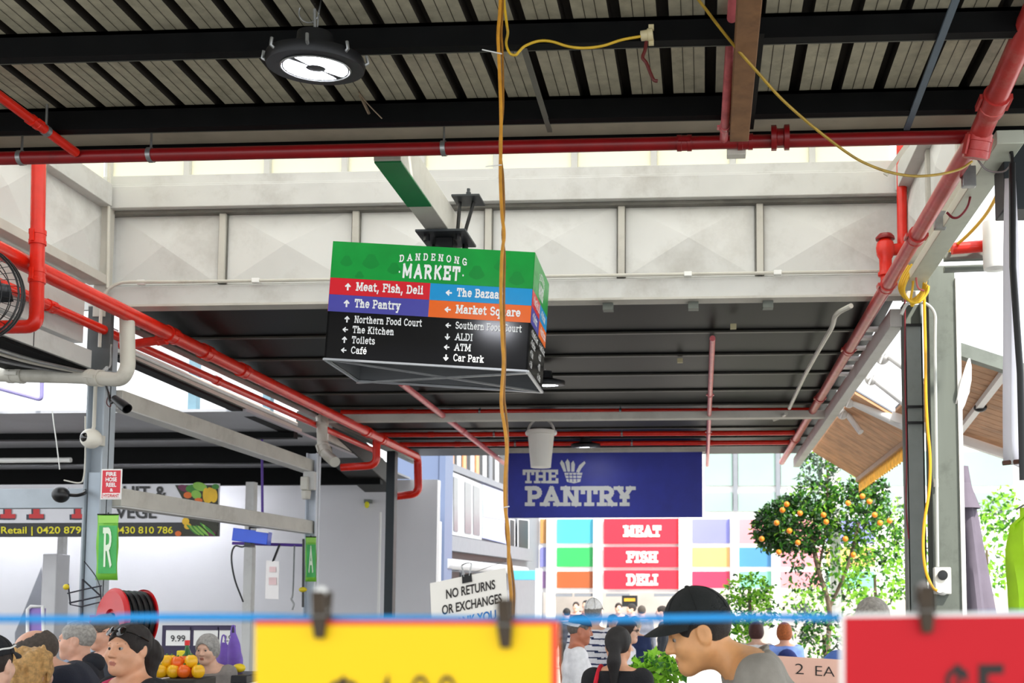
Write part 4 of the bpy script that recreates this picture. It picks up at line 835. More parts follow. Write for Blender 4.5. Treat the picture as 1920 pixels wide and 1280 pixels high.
cord('short pink wire curling beside the yellow coil', [(1722, 500), (1718, 522), (1722, 540), (1733, 545)], .007, mat('wire pink', 'C86A66', .5), 7.4, 'wire')
for px, py, Y, lb in ((1816, 330, 5.5, 'grey pipe bracket by the cord end on the thick red pipe'), (1762, 412, 6.4, 'grey pipe bracket halfway down to the yellow coil')):
    m = MB(); p = W(px, py, Y); m.box(p-V((.035, .02, .06)), p+V((.035, .02, .05))); m.box(p-V((.012, .01, -.05)), p+V((.012, .01, .12))); solo(m, 'pipe_bracket', GALV, lb, 'bracket', bevel=.004)
m = MB(); pts = [WZ(1596, 573, 2.2), WZ(1566, 588, 2.2), WZ(1562, 610, 2.18), WZ(1530, 665, 2.18), WZ(1508, 705, 2.18), WZ(1480, 765, 2.17)]; m.tube(bend(pts, .15), .02, 8); solo(m, 'conduit', PVC, 'bent white conduit hanging under the far roof near the long red pipe', 'conduit')
m = MB(); m.tube(smooth_path([WZ(1474, 775, 2.17), WZ(1464, 782, 2.17), WZ(1450, 787, 2.15)]), .02, 8); solo(m, 'conduit', PVC, 'short white conduit offcut beyond the bent one', 'conduit')
for px, py, lb in ((1275, 676, 'little cream tag on the far roof in line with the tall pink pipe'), (1375, 612, 'little cream tag on the far roof towards the long red pipe')):
    m = MB(); p = WZ(px, py, 2.255); m.box(p-V((.025, .02, .02)), p+V((.025, .02, .02))); solo(m, 'tag', mat('cream tag', 'B8AF8A', .6, var=.05), lb, 'tag', smooth=False)
# ---------------------------------------------------------------- hanging bucket and blue sign
t = thing('bucket', 'white bucket hanging upright by its handle before the blue sign', 'bucket', W(1014, 877, 13.2))
b0 = W(1014, 876, 13.2); k = 13.2/2000; m = MB(); m.lathe([(0, 0), (19*k, 0), (25*k, 62*k), (27*k, 63*k), (27*k, 70*k), (25*k, 71*k), (24*k, 66*k), (18.5*k, 3*k), (0, 3*k)], 28, b0); m.build('pail', mat('bucket white', 'DCDAD2', .4, var=.03), t)
m = MB(); m.tube([b0+V((25*k*math.cos(a), 0, 66*k+27*k*math.sin(a)*1.05)) for a in [math.pi*i/20 for i in range(21)]], .016, 8); m.build('handle', mat('handle grey', 'C2C0BA', .4), t)
m = MB(); m.tube([b0+V((0, 0, 93*k)), b0+V((0, 0, 118*k))], .012, 8); m.tube([b0+V((0, 0, 108*k)), b0+V((0, 0, Z0+2.262-b0.z))], .005, 6); m.build('hook', GALV, t)
for sx in (-1, 1): m = MB(); m.ell(b0+V((sx*26*k, 0, 66*k)), (.03, .04, .035)); m.build('ear', WHT, t)
YS = 16.0; t = thing('hanging_sign', 'long blue hanging sign with THE PANTRY in white slab letters', 'sign', W(1135, 970, YS))
m = MB(); rect(m, 952, 848, 1317, 970, YS, .05); BLUE = mat('banner blue', '26329C', .45, var=.12, scale=4, dirt='1A2070', dirt_amt=.3); m.build('board', BLUE, t, bevel=.004)
m = MB(); rect(m, 948, 840, 1322, 848, YS-.01, .08); m.build('top_rail', PVC, t)
PT = mat('pantry lettering', 'DDE0DC', .5, var=.02); mp = yplane(YS-.006); m = MB()
put(m, slab('THE', .2), mp, 980, 906, 26, 67); put(m, slab('PANTRY', .21), mp, 984, 949, 38, 208); m.build('lettering', PT, t, smooth=False)
m = MB()                                               # basket of vegetables drawn above the words
def fill(pts, mi=0): m.add([mp(*p) for p in pts], [tuple(range(len(pts)))[::-1]], mi)
fill([(1058, 886), (1092, 886), (1088, 903), (1076, 906), (1063, 903)])
for a in (((1057, 884), (1050, 868), (1053, 862), (1058, 868), (1062, 884)), ((1064, 884), (1060, 866), (1064, 860), (1068, 866), (1069, 884)), ((1071, 884), (1071, 868), (1075, 863), (1078, 870), (1077, 884)), ((1080, 884), (1086, 872), (1096, 864), (1098, 868), (1090, 878), (1086, 886))): fill(a)
m.build('basket_print', PT, t, smooth=False); m = MB()
for y in (890, 896): fill([(1060, y), (1091, y), (1090, y+1.6), (1061, y+1.6)])
for x in (1066, 1073, 1080): fill([(x, 887), (x+1.4, 887), (x+2, 903), (x+.6, 903)])
for v in m.v: v.y -= .003
m.build('basket_weave', BLUE, t, smooth=False)
for px in (1000, 1280): m = MB(); p = W(px, 840, YS+.03); m.tube([p, p+V((0, 0, Z0+2.3-p.z))], .006, 6); m.build('hanger', GALV, t)
# ---------------------------------------------------------------- items on the stall side
t = thing('wall_fan', 'black caged fan cut by the picture edge under the red main pipe', 'fan', W(-65, 545, 6.0)); c = W(-65, 545, 6.0); R = .29; ax = V((.25, -1, -.15)).normalized(); Rm = ax.to_track_quat('Z', 'Y').to_matrix(); m = MB()
def cp(r, a, z): return c+Rm @ V((r*math.cos(a), r*math.sin(a), z))
for r, z in ((R, 0), (R*.9, .05), (R*.78, .08), (R*.64, .1), (R*.48, .115), (R*.3, .12), (R, -.09), (R*1.01, -.045), (R*.7, -.13), (R*.4, -.14)): m.tube([cp(r, 2*math.pi*i/40, z) for i in range(40)], .0032 if r < R else .007, 5, closed=True)
for i in range(44):
    a = 2*math.pi*i/44; m.tube([cp(r, a, z) for r, z in ((R, -.045), (R, 0), (R*.9, .05), (R*.78, .08), (R*.48, .115), (R*.16, .122))], .0022, 4)
m.build('guard', BLK, t)
m = MB(); m.lathe([(0, .12), (R*.16, .12), (R*.2, .06), (R*.2, -.14), (0, -.16)], 18, c, Rm); m.build('motor', BLK, t)
for k in range(3):
    m = MB(); vs = []; a0 = k*2*math.pi/3
    for i in range(7):
        r = R*(.16+.72*i/6); wd = .35+.25*math.sin(i/6*math.pi)
        vs += [cp(r, a0-wd*.5, -.03), cp(r, a0+wd*.5, .03)]
    m.add(vs, [(2*i, 2*i+1, 2*i+3, 2*i+2) for i in range(6)]); o = m.build('blade', mat('fan blade', '3A3C40', .4, .3), t); so_ = o.modifiers.new('s', 'SOLIDIFY'); so_.thickness = .004
m = MB(); m.bar(c+V((0, .14, 0)), V((c.x-.25, 6.6, c.z+.1)), .04, .04); m.build('bracket', BLK, t)
t = thing('dome_camera', 'white dome camera with dark lens on the corner column', 'camera', W(172, 822, 7.9)); c = W(171, 822, 7.93)
m = MB(); m.ell(c, .078, 22, 15); m.build('housing', mat('camera white', 'E2DED2', .35, var=.02), t); m = MB(); m.ell(c+V((-.014, -.044, .002)), .043, 18, 12); m.build('lens_dome', mat('lens', '0A0808', .05, spec=.9, var=0), t)
m = MB(); m.tube([c+V((0, .02, .07)), c+V((0, .03, .1)), V((c.x, c.y+.03, W(172, 722, 7.93).z))], .014, 8); m.build('drop_tube', PVC, t)
m = MB(); m.box(c+V((-.03, .03, -.04)), c+V((.03, .14, .04))); m.build('mount', PVC, t)
t = thing('ball_camera', 'black ball on a bracket beside the corner column above the red lettering', 'camera', W(114, 927, 7.9)); c = W(114, 927, 7.9)
m = MB(); m.ell(c, .063, 20, 14); m.build('housing', BLK, t); m = MB(); m.tube(smooth_path([c+V((.05, .02, 0)), c+V((.1, .05, .0)), c+V((.14, .08, .02)), V((xc-.07, 8.08, c.z+.05))]), .014, 8); m.build('bracket', BLK, t)
m = MB(); m.tube(smooth_path([W(120, 880+20, 8.0), W(148, 905, 8.0), W(157, 895, 8.0), W(160, 850, 8.0), W(160, 780, 8.0)]), .006, 6); solo(m, 'cable', PVC, 'pale cable drooping from the corner column to the black ball', 'cable')
t = thing('spotlight', 'small black spotlight clamped under the white drain bend', 'lamp', W(224, 752, 7.95)); a, b = W(216, 748, 7.9), W(236, 764, 7.85)
m = MB(); d = (b-a).normalized(); m.lathe([(0, -.01), (.03, -.01), (.034, .05), (.04, .1), (.04, (b-a).length+.02), (.033, (b-a).length+.02), (.03, .06), (0, .05)], 16, a, d.to_track_quat('Z', 'Y').to_matrix()); m.build('can', BLK, t)
m = MB(); m.tube(smooth_path([V((xc+.06, 8.08, W(206, 715, 8.05).z)), W(203, 738, 7.95), W(208, 755, 7.92), W(216, 748, 7.9)]), .010, 7); m.build('yoke', BLK, t); m = MB(); m.tube(smooth_path([W(205, 735, 7.95), W(200, 755, 7.95), W(207, 762, 7.95), W(209, 745, 7.93)]), .004, 6); m.build('lead', mat('wire dark red', '5A2022', .5), t)
# red notice
p0 = V((xc+.075, 8.0, 0)); t = thing('notice_sign', 'red fire hose reel notice with white lettering on the corner column', 'sign', W(208, 936, 7.95))
Yn = 7.95; m = MB(); rect(m, 189, 879, 228, 936, Yn, .006); m.build('plate', WHT, t, bevel=.002); m = MB(); p = W(197, 900, Yn); m.box((p.x-.02, Yn+.006, p.z-.02), (p.x+.02, 8.07, p.z+.02)); m.build('bracket', GALV, t); m = MB(); rect(m, 191.5, 881.5, 225.5, 933.5, Yn-.002, .001); m.build('red_field', mat('notice red', 'D4122A', .4, var=.03), t, smooth=False)
mp = yplane(Yn-.003); m = MB()
for s, y, h, x, ww in (('FIRE', 892, 7.5, 199, 19), ('HOSE', 902, 7.5, 198, 21), ('REEL', 912, 7.5, 199, 19), ('&', 921, 6, 206, 6)): put(m, bfont(s, .03), mp, x, y, h, ww)
m.build('lettering', TXT, t, smooth=False)
m = MB(); rect(m, 192, 924, 225, 933, Yn-.003, .001); o = m.build('white_band', WHT, t, smooth=False); m = MB(); put(m, bfont('HYDRANT', .02), yplane(Yn-.0045), 194, 931.5, 6, 29); m.build('band_lettering', mat('notice red', 'D4122A', .4), o, smooth=False)
# green banners
LG = mat('banner lime', '7CC83C', .5, var=.08); MG = mat('banner green', '3FAE55', .5, var=.2, scale=7)
def banner(label, px0, py0, px1, py1, Y, ch, tilt):
    t = thing('green_banner', label, 'banner', W((px0+px1)/2, py1, Y), 'green letter banners')
    def P(u, v, k=0): return W(px0+(px1-px0)*u-tilt*v, py0+(py1-py0)*v, Y-k)
    m = MB(); n = 8
    vs = [P(i/3, j/n)+V((0, .008*math.sin(j*1.3+i), 0)) for j in range(n+1) for i in range(4)]
    m.add(vs, [(j*4+i, j*4+i+1, (j+1)*4+i+1, (j+1)*4+i) for j in range(n) for i in range(3)]); o = m.build('cloth', LG, t); k = o.modifiers.new('s', 'SOLIDIFY'); k.thickness = .003
    m = MB(); m.add([P(.08, .17, .016), P(.93, .17, .016), P(.93, .90, .016), P(.08, .90, .016)], [(0, 3, 2, 1)]); m.build('inner_panel', MG, t, smooth=False)
    m = MB(); put(m, slab(ch, .15, False, sx=.9), lambda a, b: P(a, b, .02), .27, .80, .60, .44); m.build('lettering', mat('banner letter', 'E4F4DC', .5, var=0), t, smooth=False)
    m = MB(); m.add([P(.05, .13, .018), P(.97, .13, .018), P(.97, .02, .018), P(.05, .02, .018)], [(0, 1, 2, 3)]); m.build('top_band', mat('banner lime light', '9AD858', .5, var=.1), t, smooth=False)
    m = MB(); m.tube([P(.5, -.03), P(.5, .01)], .006, 6); m.tube([P(0, 0), P(1, 0)], .006, 6); m.build('hanger', BLK, t)
banner('green banner with a thin white letter R on the corner column', 183, 964, 223, 1087, 7.96, 'R', 3)
banner('narrow green banner with a pale letter on the far stall column', 573, 1006, 593, 1090, 12.3, 'A', 0)
# hose reel
t = thing('hose_reel', 'red hose reel with black hose beside the corner column', 'hose reel', W(236, 1190, 7.7)); Yh = 7.75; k = Yh/2000; cc = W(236, 1162, Yh); ax = V((.93, .2, 0)).normalized(); Rm = ax.to_track_quat('Z', 'Y').to_matrix(); HR_ = mat('reel red', 'C01218', .35, var=.06)
r = 60*k; tilt = V((-.55, -.83, .04)).normalized(); Rm = tilt.to_track_quat('Z', 'Y').to_matrix()
for i, z in ((0, .10), (1, -.115)):
    m = MB(); m.lathe([(0, z+.0), (r*.3, z+.0), (r*.34, z+(.02 if i == 0 else -.02)), (r*.9, z+(.02 if i == 0 else -.02)), (r, z), (r, z-.012), (r*.9, z-.006), (0, z-.012)], 40, cc, Rm); m.build('side_disc', HR_, t)
m = MB()
for j in range(5): 
    z = -.095+j*.043; m.tube([cc+Rm @ V((r*.86*math.cos(a), r*.86*math.sin(a), z)) for a in [2*math.pi*i/36 for i in range(36)]], .021, 8, closed=True)
m.build('hose', BLK, t); m = MB(); m.lathe([(.05, -.2), (.05, .12)], 12, cc, Rm); m.build('axle', BLK, t)
m = MB(); m.bar(cc+Rm @ V((0, 0, -.18)), V((xc+.05, 8.05, cc.z)), .06, .06); m.build('wall_arm', HR_, t)
# wire basket
t = thing('wire_basket', 'dark wire basket hung on the corner column above the heads', 'basket', W(157, 1140, 7.9)); m = MB(); DW = mat('dark wire', '2A2A34', .4, .3)
B = lambda px, py, y: W(px, py, y)
for y in (7.78, 8.0): m.tube([B(128, 1095, y), B(132, 1133, y), B(152, 1137, y), B(190, 1128, y), B(188, 1100, y)], .006, 6); m.tube([B(127, 1112, y), B(160, 1104, y), B(190, 1098, y)], .006, 6); m.tube([B(155, 1086, y), B(155, 1137, y)], .006, 6)
for px, py in ((128, 1095), (132, 1133), (152, 1137), (190, 1128), (127, 1112), (155, 1086), (190, 1098)): m.tube([B(px, py, 7.78), B(px, py, 8.0)], .005, 6)
m.tube([B(155, 1086, 7.78), B(190, 1118, 7.78)], .006, 6); m.tube([B(130, 1130, 7.78), B(190, 1117, 7.78)], .007, 6); m.build('wire_frame', DW, t); m = MB(); m.tube(smooth_path([B(158, 1052, 7.9), B(178, 1078, 7.9), B(188, 1100, 7.8)]), .004, 6); m.build('hanging_wire', DW, t)
m = MB(); m.ell(B(124, 1100, 7.75), .022); solo(m, 'yellow_knob', mat('yellow plastic', 'D8C21A', .4), 'little yellow knob at the end of the wire basket', 'bead')  # yellow knob ending the wire basket
# produce banner
YB2 = 13.0; t = thing('shop_banner', 'long white and black produce shop banner with red letters and phone numbers', 'banner', W(180, 1006, YB2))
m = MB(); rect(m, -260, 908, 409, 985, YB2, .04); m.build('white_board', mat('banner white', 'E6E6EC', .4, var=.03), t, smooth=False)
m = MB(); rect(m, -260, 980, 409, 1006, YB2-.008, .05); m.build('black_strip', mat('banner black', '0C0C0E', .4, var=.03), t, smooth=False)
mp = yplane(YB2-.012); m = MB(); YL = mat('banner yellow', 'F2E61A', .5, var=0); put(m, bfont('Retail | 0420 879', .015), mp, 2, 999.5, 13, 150); put(m, bfont('0430 810 786', .015), mp, 214, 999.5, 13, 110); m.build('phone_lettering', YL, t, smooth=False)
m = MB(); put(m, bfont('FRUIT &', .02), mp, 196, 936, 26, 116); put(m, bfont('VEGE', .02), mp, 216, 971, 24, 77); m.build('black_lettering', mat('banner black', '0C0C0E', .4), t, smooth=False)
m = MB(); mp2 = yplane(YB2-.014)
for s, x in (('C', -82), ('I', 0), ('T', 40), ('Y', 116)): put(m, slab(s, .2), mp, x-3, 975, 59, {'I': 31, 'T': 58, 'Y': 62, 'C': 60}[s])
m.build('letter_shadow', mat('banner navy', '20283C', .4), t, smooth=False); m = MB()
for s, x in (('C', -82), ('I', 0), ('T', 40), ('Y', 116)): put(m, slab(s, .17), mp2, x+1, 972, 55, {'I': 28, 'T': 54, 'Y': 58, 'C': 56}[s])
m.build('red_lettering', mat('banner red', 'D01418', .4, var=0), t, smooth=False)
m = MB(); rs = random.Random(5); mp3 = yplane(YB2-.016)
def blob(x, y, a, b, mi, rot=0, k=[0]):
    k[0] += 1; q = yplane(YB2-.016-.0006*k[0]); n = 14; c_, s_ = math.cos(rot), math.sin(rot); m.add([q(x+a*math.cos(t_)*c_-b*math.sin(t_)*s_, y+a*math.cos(t_)*s_+b*math.sin(t_)*c_) for t_ in [2*math.pi*i/n for i in range(n)]], [tuple(range(n))[::-1]], mi)
fill_ = lambda pts, mi: m.add([mp3(*p) for p in pts], [tuple(range(len(pts)))[::-1]], mi)
fill_([(328, 909), (409, 909), (409, 1005), (330, 1005), (345, 975), (345, 940)], 5)
for x, y, a, b, mi, ro in ((345, 915, 12, 6, 4, .3), (362, 916, 14, 8, 0, 0), (375, 912, 14, 8, 1, .3), (352, 928, 8, 6, 3, 0), (368, 927, 10, 8, 1, .5), (392, 928, 8, 15, 2, .1), (400, 928, 8, 14, 2, -.1), (386, 928, 6, 14, 2, 0), (372, 938, 8, 5, 3, 0), (358, 940, 9, 5, 5, 0), (404, 912, 7, 5, 0, 0),
                           (348, 977, 7, 7, 2, 0), (352, 986, 7, 6, 2, 0), (334, 1000, 6, 5, 3, 0), (400, 990, 10, 8, 5, 0), (396, 1000, 9, 5, 4, 0)): blob(x, y, a, b, mi, ro)
for i in range(9): blob(360+i*4.2, 992+rs.uniform(-3, 3), 14, 2.4, i % 2, .75)
m.build('vegetable_print', [mat('print green', '3C8A2C', .5), mat('print light green', '8CC24A', .5), mat('print yellow', 'F0C020', .5), mat('print orange', 'E8701A', .5), mat('print purple', '6A2248', .5), mat('print dark', '2A2A14', .5)], t, smooth=False)
# blue display, tags, cords, little lamps
t = thing('digital_display', 'small bright blue display hanging under the lower stall beam', 'display', W(469, 1018, 12.2)); m = MB(); q = [W(437, 989, 12.2), W(503, 997, 12.1), W(500, 1021, 12.1), W(434, 1013, 12.2)]; m.hexa(q[::-1], (0, .12, 0)); m.build('screen_case', mat('display blue', '1250D8', .3, var=.05), t, bevel=.006)
m = MB(); m.hexa([W(480, 993, 12.08), W(503, 996, 12.05), W(503, 999, 12.05), W(480, 996, 12.08)][::-1], (0, .01, 0)); m.build('label_strip', WHT, t, smooth=False); m = MB(); m.tube(smooth_path([W(468, 1018, 12.2), W(455, 1025, 12.2), W(440, 1024, 12.2), W(434, 1045, 12.2), W(440, 1085, 12.2), W(456, 1128, 12.3)]), .010, 7); m.build('lead', BLK, t)
m = MB(); m.box(W(458, 1016, 12.18), W(478, 1026, 12.3)); m.build('bracket', BLK, t); m = MB(); p = W(468, 1000, 12.25); m.tube([p, V((p.x, p.y, lb1.z))], .012, 6); m.tube([V((p.x, 12.25, lb1.z-.02)), V((lb1.x, 12.3, lb1.z-.02))], .012, 6); m.build('hanger', BLK, t)
t = thing('price_tag', 'long white paper tag hanging from the purple rail', 'tag', W(510, 1122, 12.0)); m = MB(); m.hexa([W(499, 1050, 12), W(523, 1052, 12), W(522, 1123, 12), W(497, 1122, 12)][::-1], (0, .004, 0)); m.build('paper', mat('paper white', 'F2EEEC', .7, var=.02), t, smooth=False)
m = MB(); put(m, bfont('550', .01), yplane(11.99), 504, 1073, 8, 14); put(m, bfont('SALE', .01), yplane(11.99), 503, 1092, 7, 15); m = MB(); m.hexa([W(505, 1062, 11.99), W(517, 1062, 11.99), W(517, 1072, 11.99), W(505, 1072, 11.99)][::-1], (0, .002, 0)); m.hexa([W(504, 1082, 11.99), W(518, 1082, 11.99), W(518, 1096, 11.99), W(504, 1096, 11.99)][::-1], (0, .002, 0)); m.build('pink_print', mat('faint pink print', 'E8C8C8', .7), t, smooth=False)
m = MB(); m.bar(W(512, 1052, 12), W(524, 1022, 12.47), .02, .02); m.build('clip', BLK, t)
m = MB(); m.tube([W(436, 1018, 12.5), W(572, 1022, 12.5)], .018, 8); solo(m, 'hanging_rail', mat('purple paint', '5A3A98', .5), 'purple rail under the lower stall beam carrying a white tag', 'rail')
m = MB(); m.tube([W(491, 790, 12.6), W(492, 980, 12.6)], .016, 8); solo(m, 'purple_conduit', mat('purple paint', '5A3A98', .5), 'purple upright conduit passing behind the stall beams', 'conduit')
m = MB(); m.box(W(563, 893, 12.25), W(585, 920, 12.4)); m.lathe([(.05, -.1), (.06, 0), (.0, .02)], 10, W(574, 920, 12.33)); solo(m, 'loudspeaker', PVC, 'small beige loudspeaker under the end of the upper stall beam', 'speaker', bevel=.01)
t = thing('alarm_beacon', 'tiny yellow beacon on the grey wall by the teal column', 'lamp', W(688, 950, 16.88)); m = MB(); p = W(688, 946, 16.88); m.ell(p, (.04, .03, .055)); m.build('lens', mat('beacon yellow', 'E8E020', .3, var=0), t); m = MB(); m.box(p+V((-.05, .0, .03)), p+V((.05, .12, .09))); m.build('bracket', STEEL_G, t)
t = thing('blind_rod', 'thin dark rod with hooks hanging on the far stall column', 'rod', W(568, 1138, 12.2)); m = MB(); m.tube([W(569, 1010, 12.2), W(568, 1138, 12.2)], .014, 7); m.build('rod', BLK, t); m = MB(); m.ell(W(568, 1105, 12.15), (.05, .03, .03)); m.build('yellow_clip', mat('yellow plastic', 'D8C21A', .4), t)
m = MB(); m.tube(smooth_path([W(552, 1023, 12.45), W(549, 1110, 12.2), W(546, 1122, 12.2), W(551, 1132, 12.2), W(548, 1143, 12.2)]), .010, 6); solo(m, 'chain', GALV, 'short chain dangling near the far stall column', 'chain')
# purple dress board, duct and rack at the white wall
m = MB(); rect(m, 54, 1140, 80, 1200, 12.5, .05, floor=True); q = solo(m, 'purple_board', mat('purple board', '8A70B8', .5, var=.08), 'purple board framed white against the pale wall', 'board'); m = MB(); m.tube([W(52, 1200, 12.48), W(52, 1142, 12.48), W(58, 1136, 12.48), W(80, 1136, 12.48), W(82, 1200, 12.48)], .02, 6); m.build('frame', WHT, q)
m = MB(); rect(m, 78, 1038, 105, 1145, 14.0, .3, floor=True); q = solo(m, 'wall_cabinet', mat('cabinet grey', 'CACACC', .5, var=.03), 'tall pale cabinet stack against the white wall', 'cabinet', bevel=.01)
m = MB(); m.add([W(28, 1186, 16.6), W(78, 1062, 16.6), W(78, 1335, 16.6), W(28, 1335, 16.6), W(28, 1186, 16.98), W(78, 1062, 16.98), W(78, 1335, 16.98), W(28, 1335, 16.98)], [(0, 1, 2, 3), (7, 6, 5, 4), (0, 4, 5, 1), (1, 5, 6, 2), (2, 6, 7, 3), (3, 7, 4, 0)]); solo(m, 'stair_panel', mat('stair grey', '85878E', .6, var=.05), 'grey sloping stair side beside the pale cabinet', 'panel', smooth=False)
m = MB(); rect(m, 105, 1005, 116, 1150, 14.2, .1, floor=True); solo(m, 'stall_post', STEEL_W, 'white post between the pale cabinet and the corner column', 'post')
# ---------------------------------------------------------------- side hall beyond the stall posts
GREYS = mat('pale grey roof sheet', 'A6A8AE', .5, .1, var=.08, scale=2)
yn, yf = WZ(120, 776, 1.95).y, 17.0
m = MB(); m.box((-16, yn, Z0+1.96), (-4.75, yf, Z0+1.99)); solo(m, 'ceiling_side', GREYS, 'pale grey roof underside of the side hall behind the stall posts', 'ceiling', kind='structure', smooth=False)
for (a, b, lb) in ((819, 826, 'slim black beam under the side hall roof, nearest the open sky'), (846, 872, 'black beam under the side hall roof, in the middle of three'), (886, 912, 'deep black beam under the side hall roof just above the produce banner')):
    y = WZ(120, a-6, 1.95).y; z = W(120, b, y+.1).z; m = MB(); m.box((-16, y, z), (-4.75, y+.12, Z0+1.958)); solo(m, 'roof_purlin', BLACK_S, lb, 'purlin', 'black beams of the side hall', smooth=False)
m = MB(); m.tube([W(-40, 863, 12.2), W(133, 862, 12.2)], .03, 10); solo(m, 'strip_light', WHT, 'long dim tube light under the side hall roof', 'lamp')
m = MB(); m.box((-16, 17.0, 0), (-4.3, 17.2, Z0+1.95)); solo(m, 'wall_side_rear', mat('white wall', 'DEDEE0', .6, var=.03, scale=1), 'white rear wall of the side hall behind the produce banner', 'wall', kind='structure', smooth=False)
for px, Y, lb in ((360, 11.0, 'blue grey upright against the bright sky behind the red pipes'), (500, 11.6, 'blue upright of the far open bay beyond the brightest sky patch')):
    x = W(px, 740, Y).x; m = MB(); m.box((x-.045, Y, Z0+1.99), (x+.045, Y+.1, Z0+2.9)); solo(m, 'roof_post', mat('teal grey post', '6A8A9A', .5), lb, 'post')
m = MB(); m.tube(bend([W(-40, 718, 10.6), W(78, 750, 10.6), W(79, 700, 10.6)], .05), .02, 8); solo(m, 'drop_pipe', mat('violet grey pipe', '7C76A8', .5), 'thin violet grey pipe bent against the bright sky below the drain pipe', 'pipe')
m = MB(); m.tube(smooth_path([W(98, 770, 10.5), W(101, 795, 10.5), W(106, 830, 10.5), W(112, 880, 10.5)]), .006, 6); solo(m, 'cable', GALV, 'thin cable hanging before the side hall roof beside the dome camera', 'cable')
# clutter under the far end of the red pipes
DKG = mat('dark duct', '1C1C1A', .6, var=.2)
m = MB(); m.bar(WX(590, 790, XL-.25), WX(715, 905, XL-.25), .5, .3); solo(m, 'roof_duct', DKG, 'dark duct under the far end of the red pipes by the teal column', 'duct', bevel=.01)
m = MB(); m.bar(WX(612, 815, XL-.05), WX(716, 868, XL-.05), .05, .14); solo(m, 'tray', STEEL_B, 'beige cable tray just below the slimmer red pipe near the teal column', 'tray', bevel=.004)
x = W(730, 1000, 14.7).x; m = MB(); m.box((x-.06, 14.7, 0), (x+.06, 14.85, W(730, 845, 14.7).z)); solo(m, 'steel_column', mat('dark teal column', '0A1E26', .45, var=.1), 'dark teal column at the far end of the red main pipe', 'column', bevel=.004)
m = MB(); p0 = W(716, 1000, 15.0); q0 = W(713, 960, 15.2); m.tube([q0, V((q0.x, 15.2, 0))], .02, 8); solo(m, 'downpipe', WHT, 'thin white downpipe in front of the teal column', 'pipe')
t = thing('cool_room', 'white cool room box with a sloped top edge behind the teal column', 'cool room', W(773, 1200, 17.9)); a, b = W(741, 1000, 17.9), W(806, 1000, 17.9)
m = MB(); z1, z2 = W(741, 944, 17.9).z, W(806, 972, 17.9).z
m.add([(a.x, 17.9, 0), (b.x, 17.9, 0), (b.x, 17.9, z2), (a.x, 17.9, z1), (a.x, 18.7, 0), (b.x, 18.7, 0), (b.x, 18.7, z2), (a.x, 18.7, z1)], [(0, 1, 2, 3), (7, 6, 5, 4), (0, 4, 5, 1), (1, 5, 6, 2), (2, 6, 7, 3), (3, 7, 4, 0)]); m.build('box', mat('cool room white', 'EDEBE6', .5, var=.02), t, smooth=False)
m = MB(); m.bar((a.x-.03, 17.86, z1), (b.x+.05, 17.86, z2), .06, .09); m.build('top_track', PVC, t); m = MB(); m.ell(W(806, 968, 17.8), (.05, .04, .06)); m.build('latch', PVC, t)
# pillar and balcony building on the stall side of the courtyard
def fbox(m, px0, px1, ya0, ya1, yb0, yb1, X, d, mi=0):  # upright panel on the facade plane x = X
    q = [WX(px0, ya1, X), WX(px1, yb1, X), WX(px1, yb0, X), WX(px0, ya0, X)]; m.hexa(q, (-d, 0, 0), mi)
m = MB(); rect(m, 742, 845, 822, 1200, 19.0, .5, floor=True); rect(m, 822, 843, 833, 1200, 18.95, .6, floor=True); solo(m, 'pillar', mat('pillar blue grey', '62708E', .5, var=.05, scale=1), 'broad blue grey pillar with a white edge beside the balcony building', 'pillar', smooth=False)
FX = -4.95; t = thing('balcony_building', 'white balcony building with windows and a slatted top beyond the pillar', 'building', (FX, 22, 0))
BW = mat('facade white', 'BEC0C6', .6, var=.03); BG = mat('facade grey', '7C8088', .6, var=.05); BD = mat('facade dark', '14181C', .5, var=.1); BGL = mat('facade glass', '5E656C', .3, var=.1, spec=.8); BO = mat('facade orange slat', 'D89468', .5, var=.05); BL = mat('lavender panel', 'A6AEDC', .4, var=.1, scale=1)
m = MB(); fbox(m, 834, 1018, 838, 1215, 838, 1170, FX-.06, .2); m.build('wall', BG, t, smooth=False)
m = MB(); fbox(m, 834, 950, 836, 868, 836, 922, FX-.03, .04); m.build('dark_band', BD, t, smooth=False)
for i, (px, c) in enumerate(((838, 0), (846, 1), (859, 0), (869, 1), (884, 0), (893, 1), (907, 0), (918, 2), (930, 0))):
    m = MB(); k = (px-835)/110; yb = 862+k*50; fbox(m, px, px+5.5, 836, yb, 836, yb+3, FX, .05); m.build('slat', [BW, BO, BG][c], t, smooth=False)
m = MB(); fbox(m, 834, 950, 862, 876, 910, 920, FX+.02, .1); m.build('upper_beam', BG, t, smooth=False)
m = MB(); fbox(m, 835, 903, 878, 1000, 908, 1012, FX+.0, .05); o = m.build('window_frame', BW, t, smooth=False)
for a, b in ((837, 847), (851, 859), (872, 884), (888, 900)):
    k = lambda x: (x-835)/68; m = MB(); fbox(m, a, b, 886+k(a)*30, 992+k(a)*12, 886+k(b)*30, 992+k(b)*12, FX+.015, .005); m.build('pane', BGL, o, smooth=False)
m = MB(); fbox(m, 905, 952, 908, 1008, 925, 1020, FX+.02, .06); m.build('lavender_panel', BL, t, smooth=False); m = MB(); fbox(m, 907, 950, 945, 968, 955, 975, FX+.03, .004); m.build('pale_stripe', BW, t, smooth=False)
m = MB(); fbox(m, 833, 1000, 1001, 1030, 1030, 1052, FX+.15, .25); m.build('balcony_front', BG, t, smooth=False)
m = MB(); fbox(m, 834, 950, 1031, 1048, 1044, 1054, FX+.02, .05); m.build('black_band', BD, t, smooth=False)  # black band below the balcony front
m = MB(); a, b = WX(834, 1056, FX+.25), WX(985, 1070, FX+.25); m.tube([a, b], .10, 14); m.build('awning_roll', BW, t)
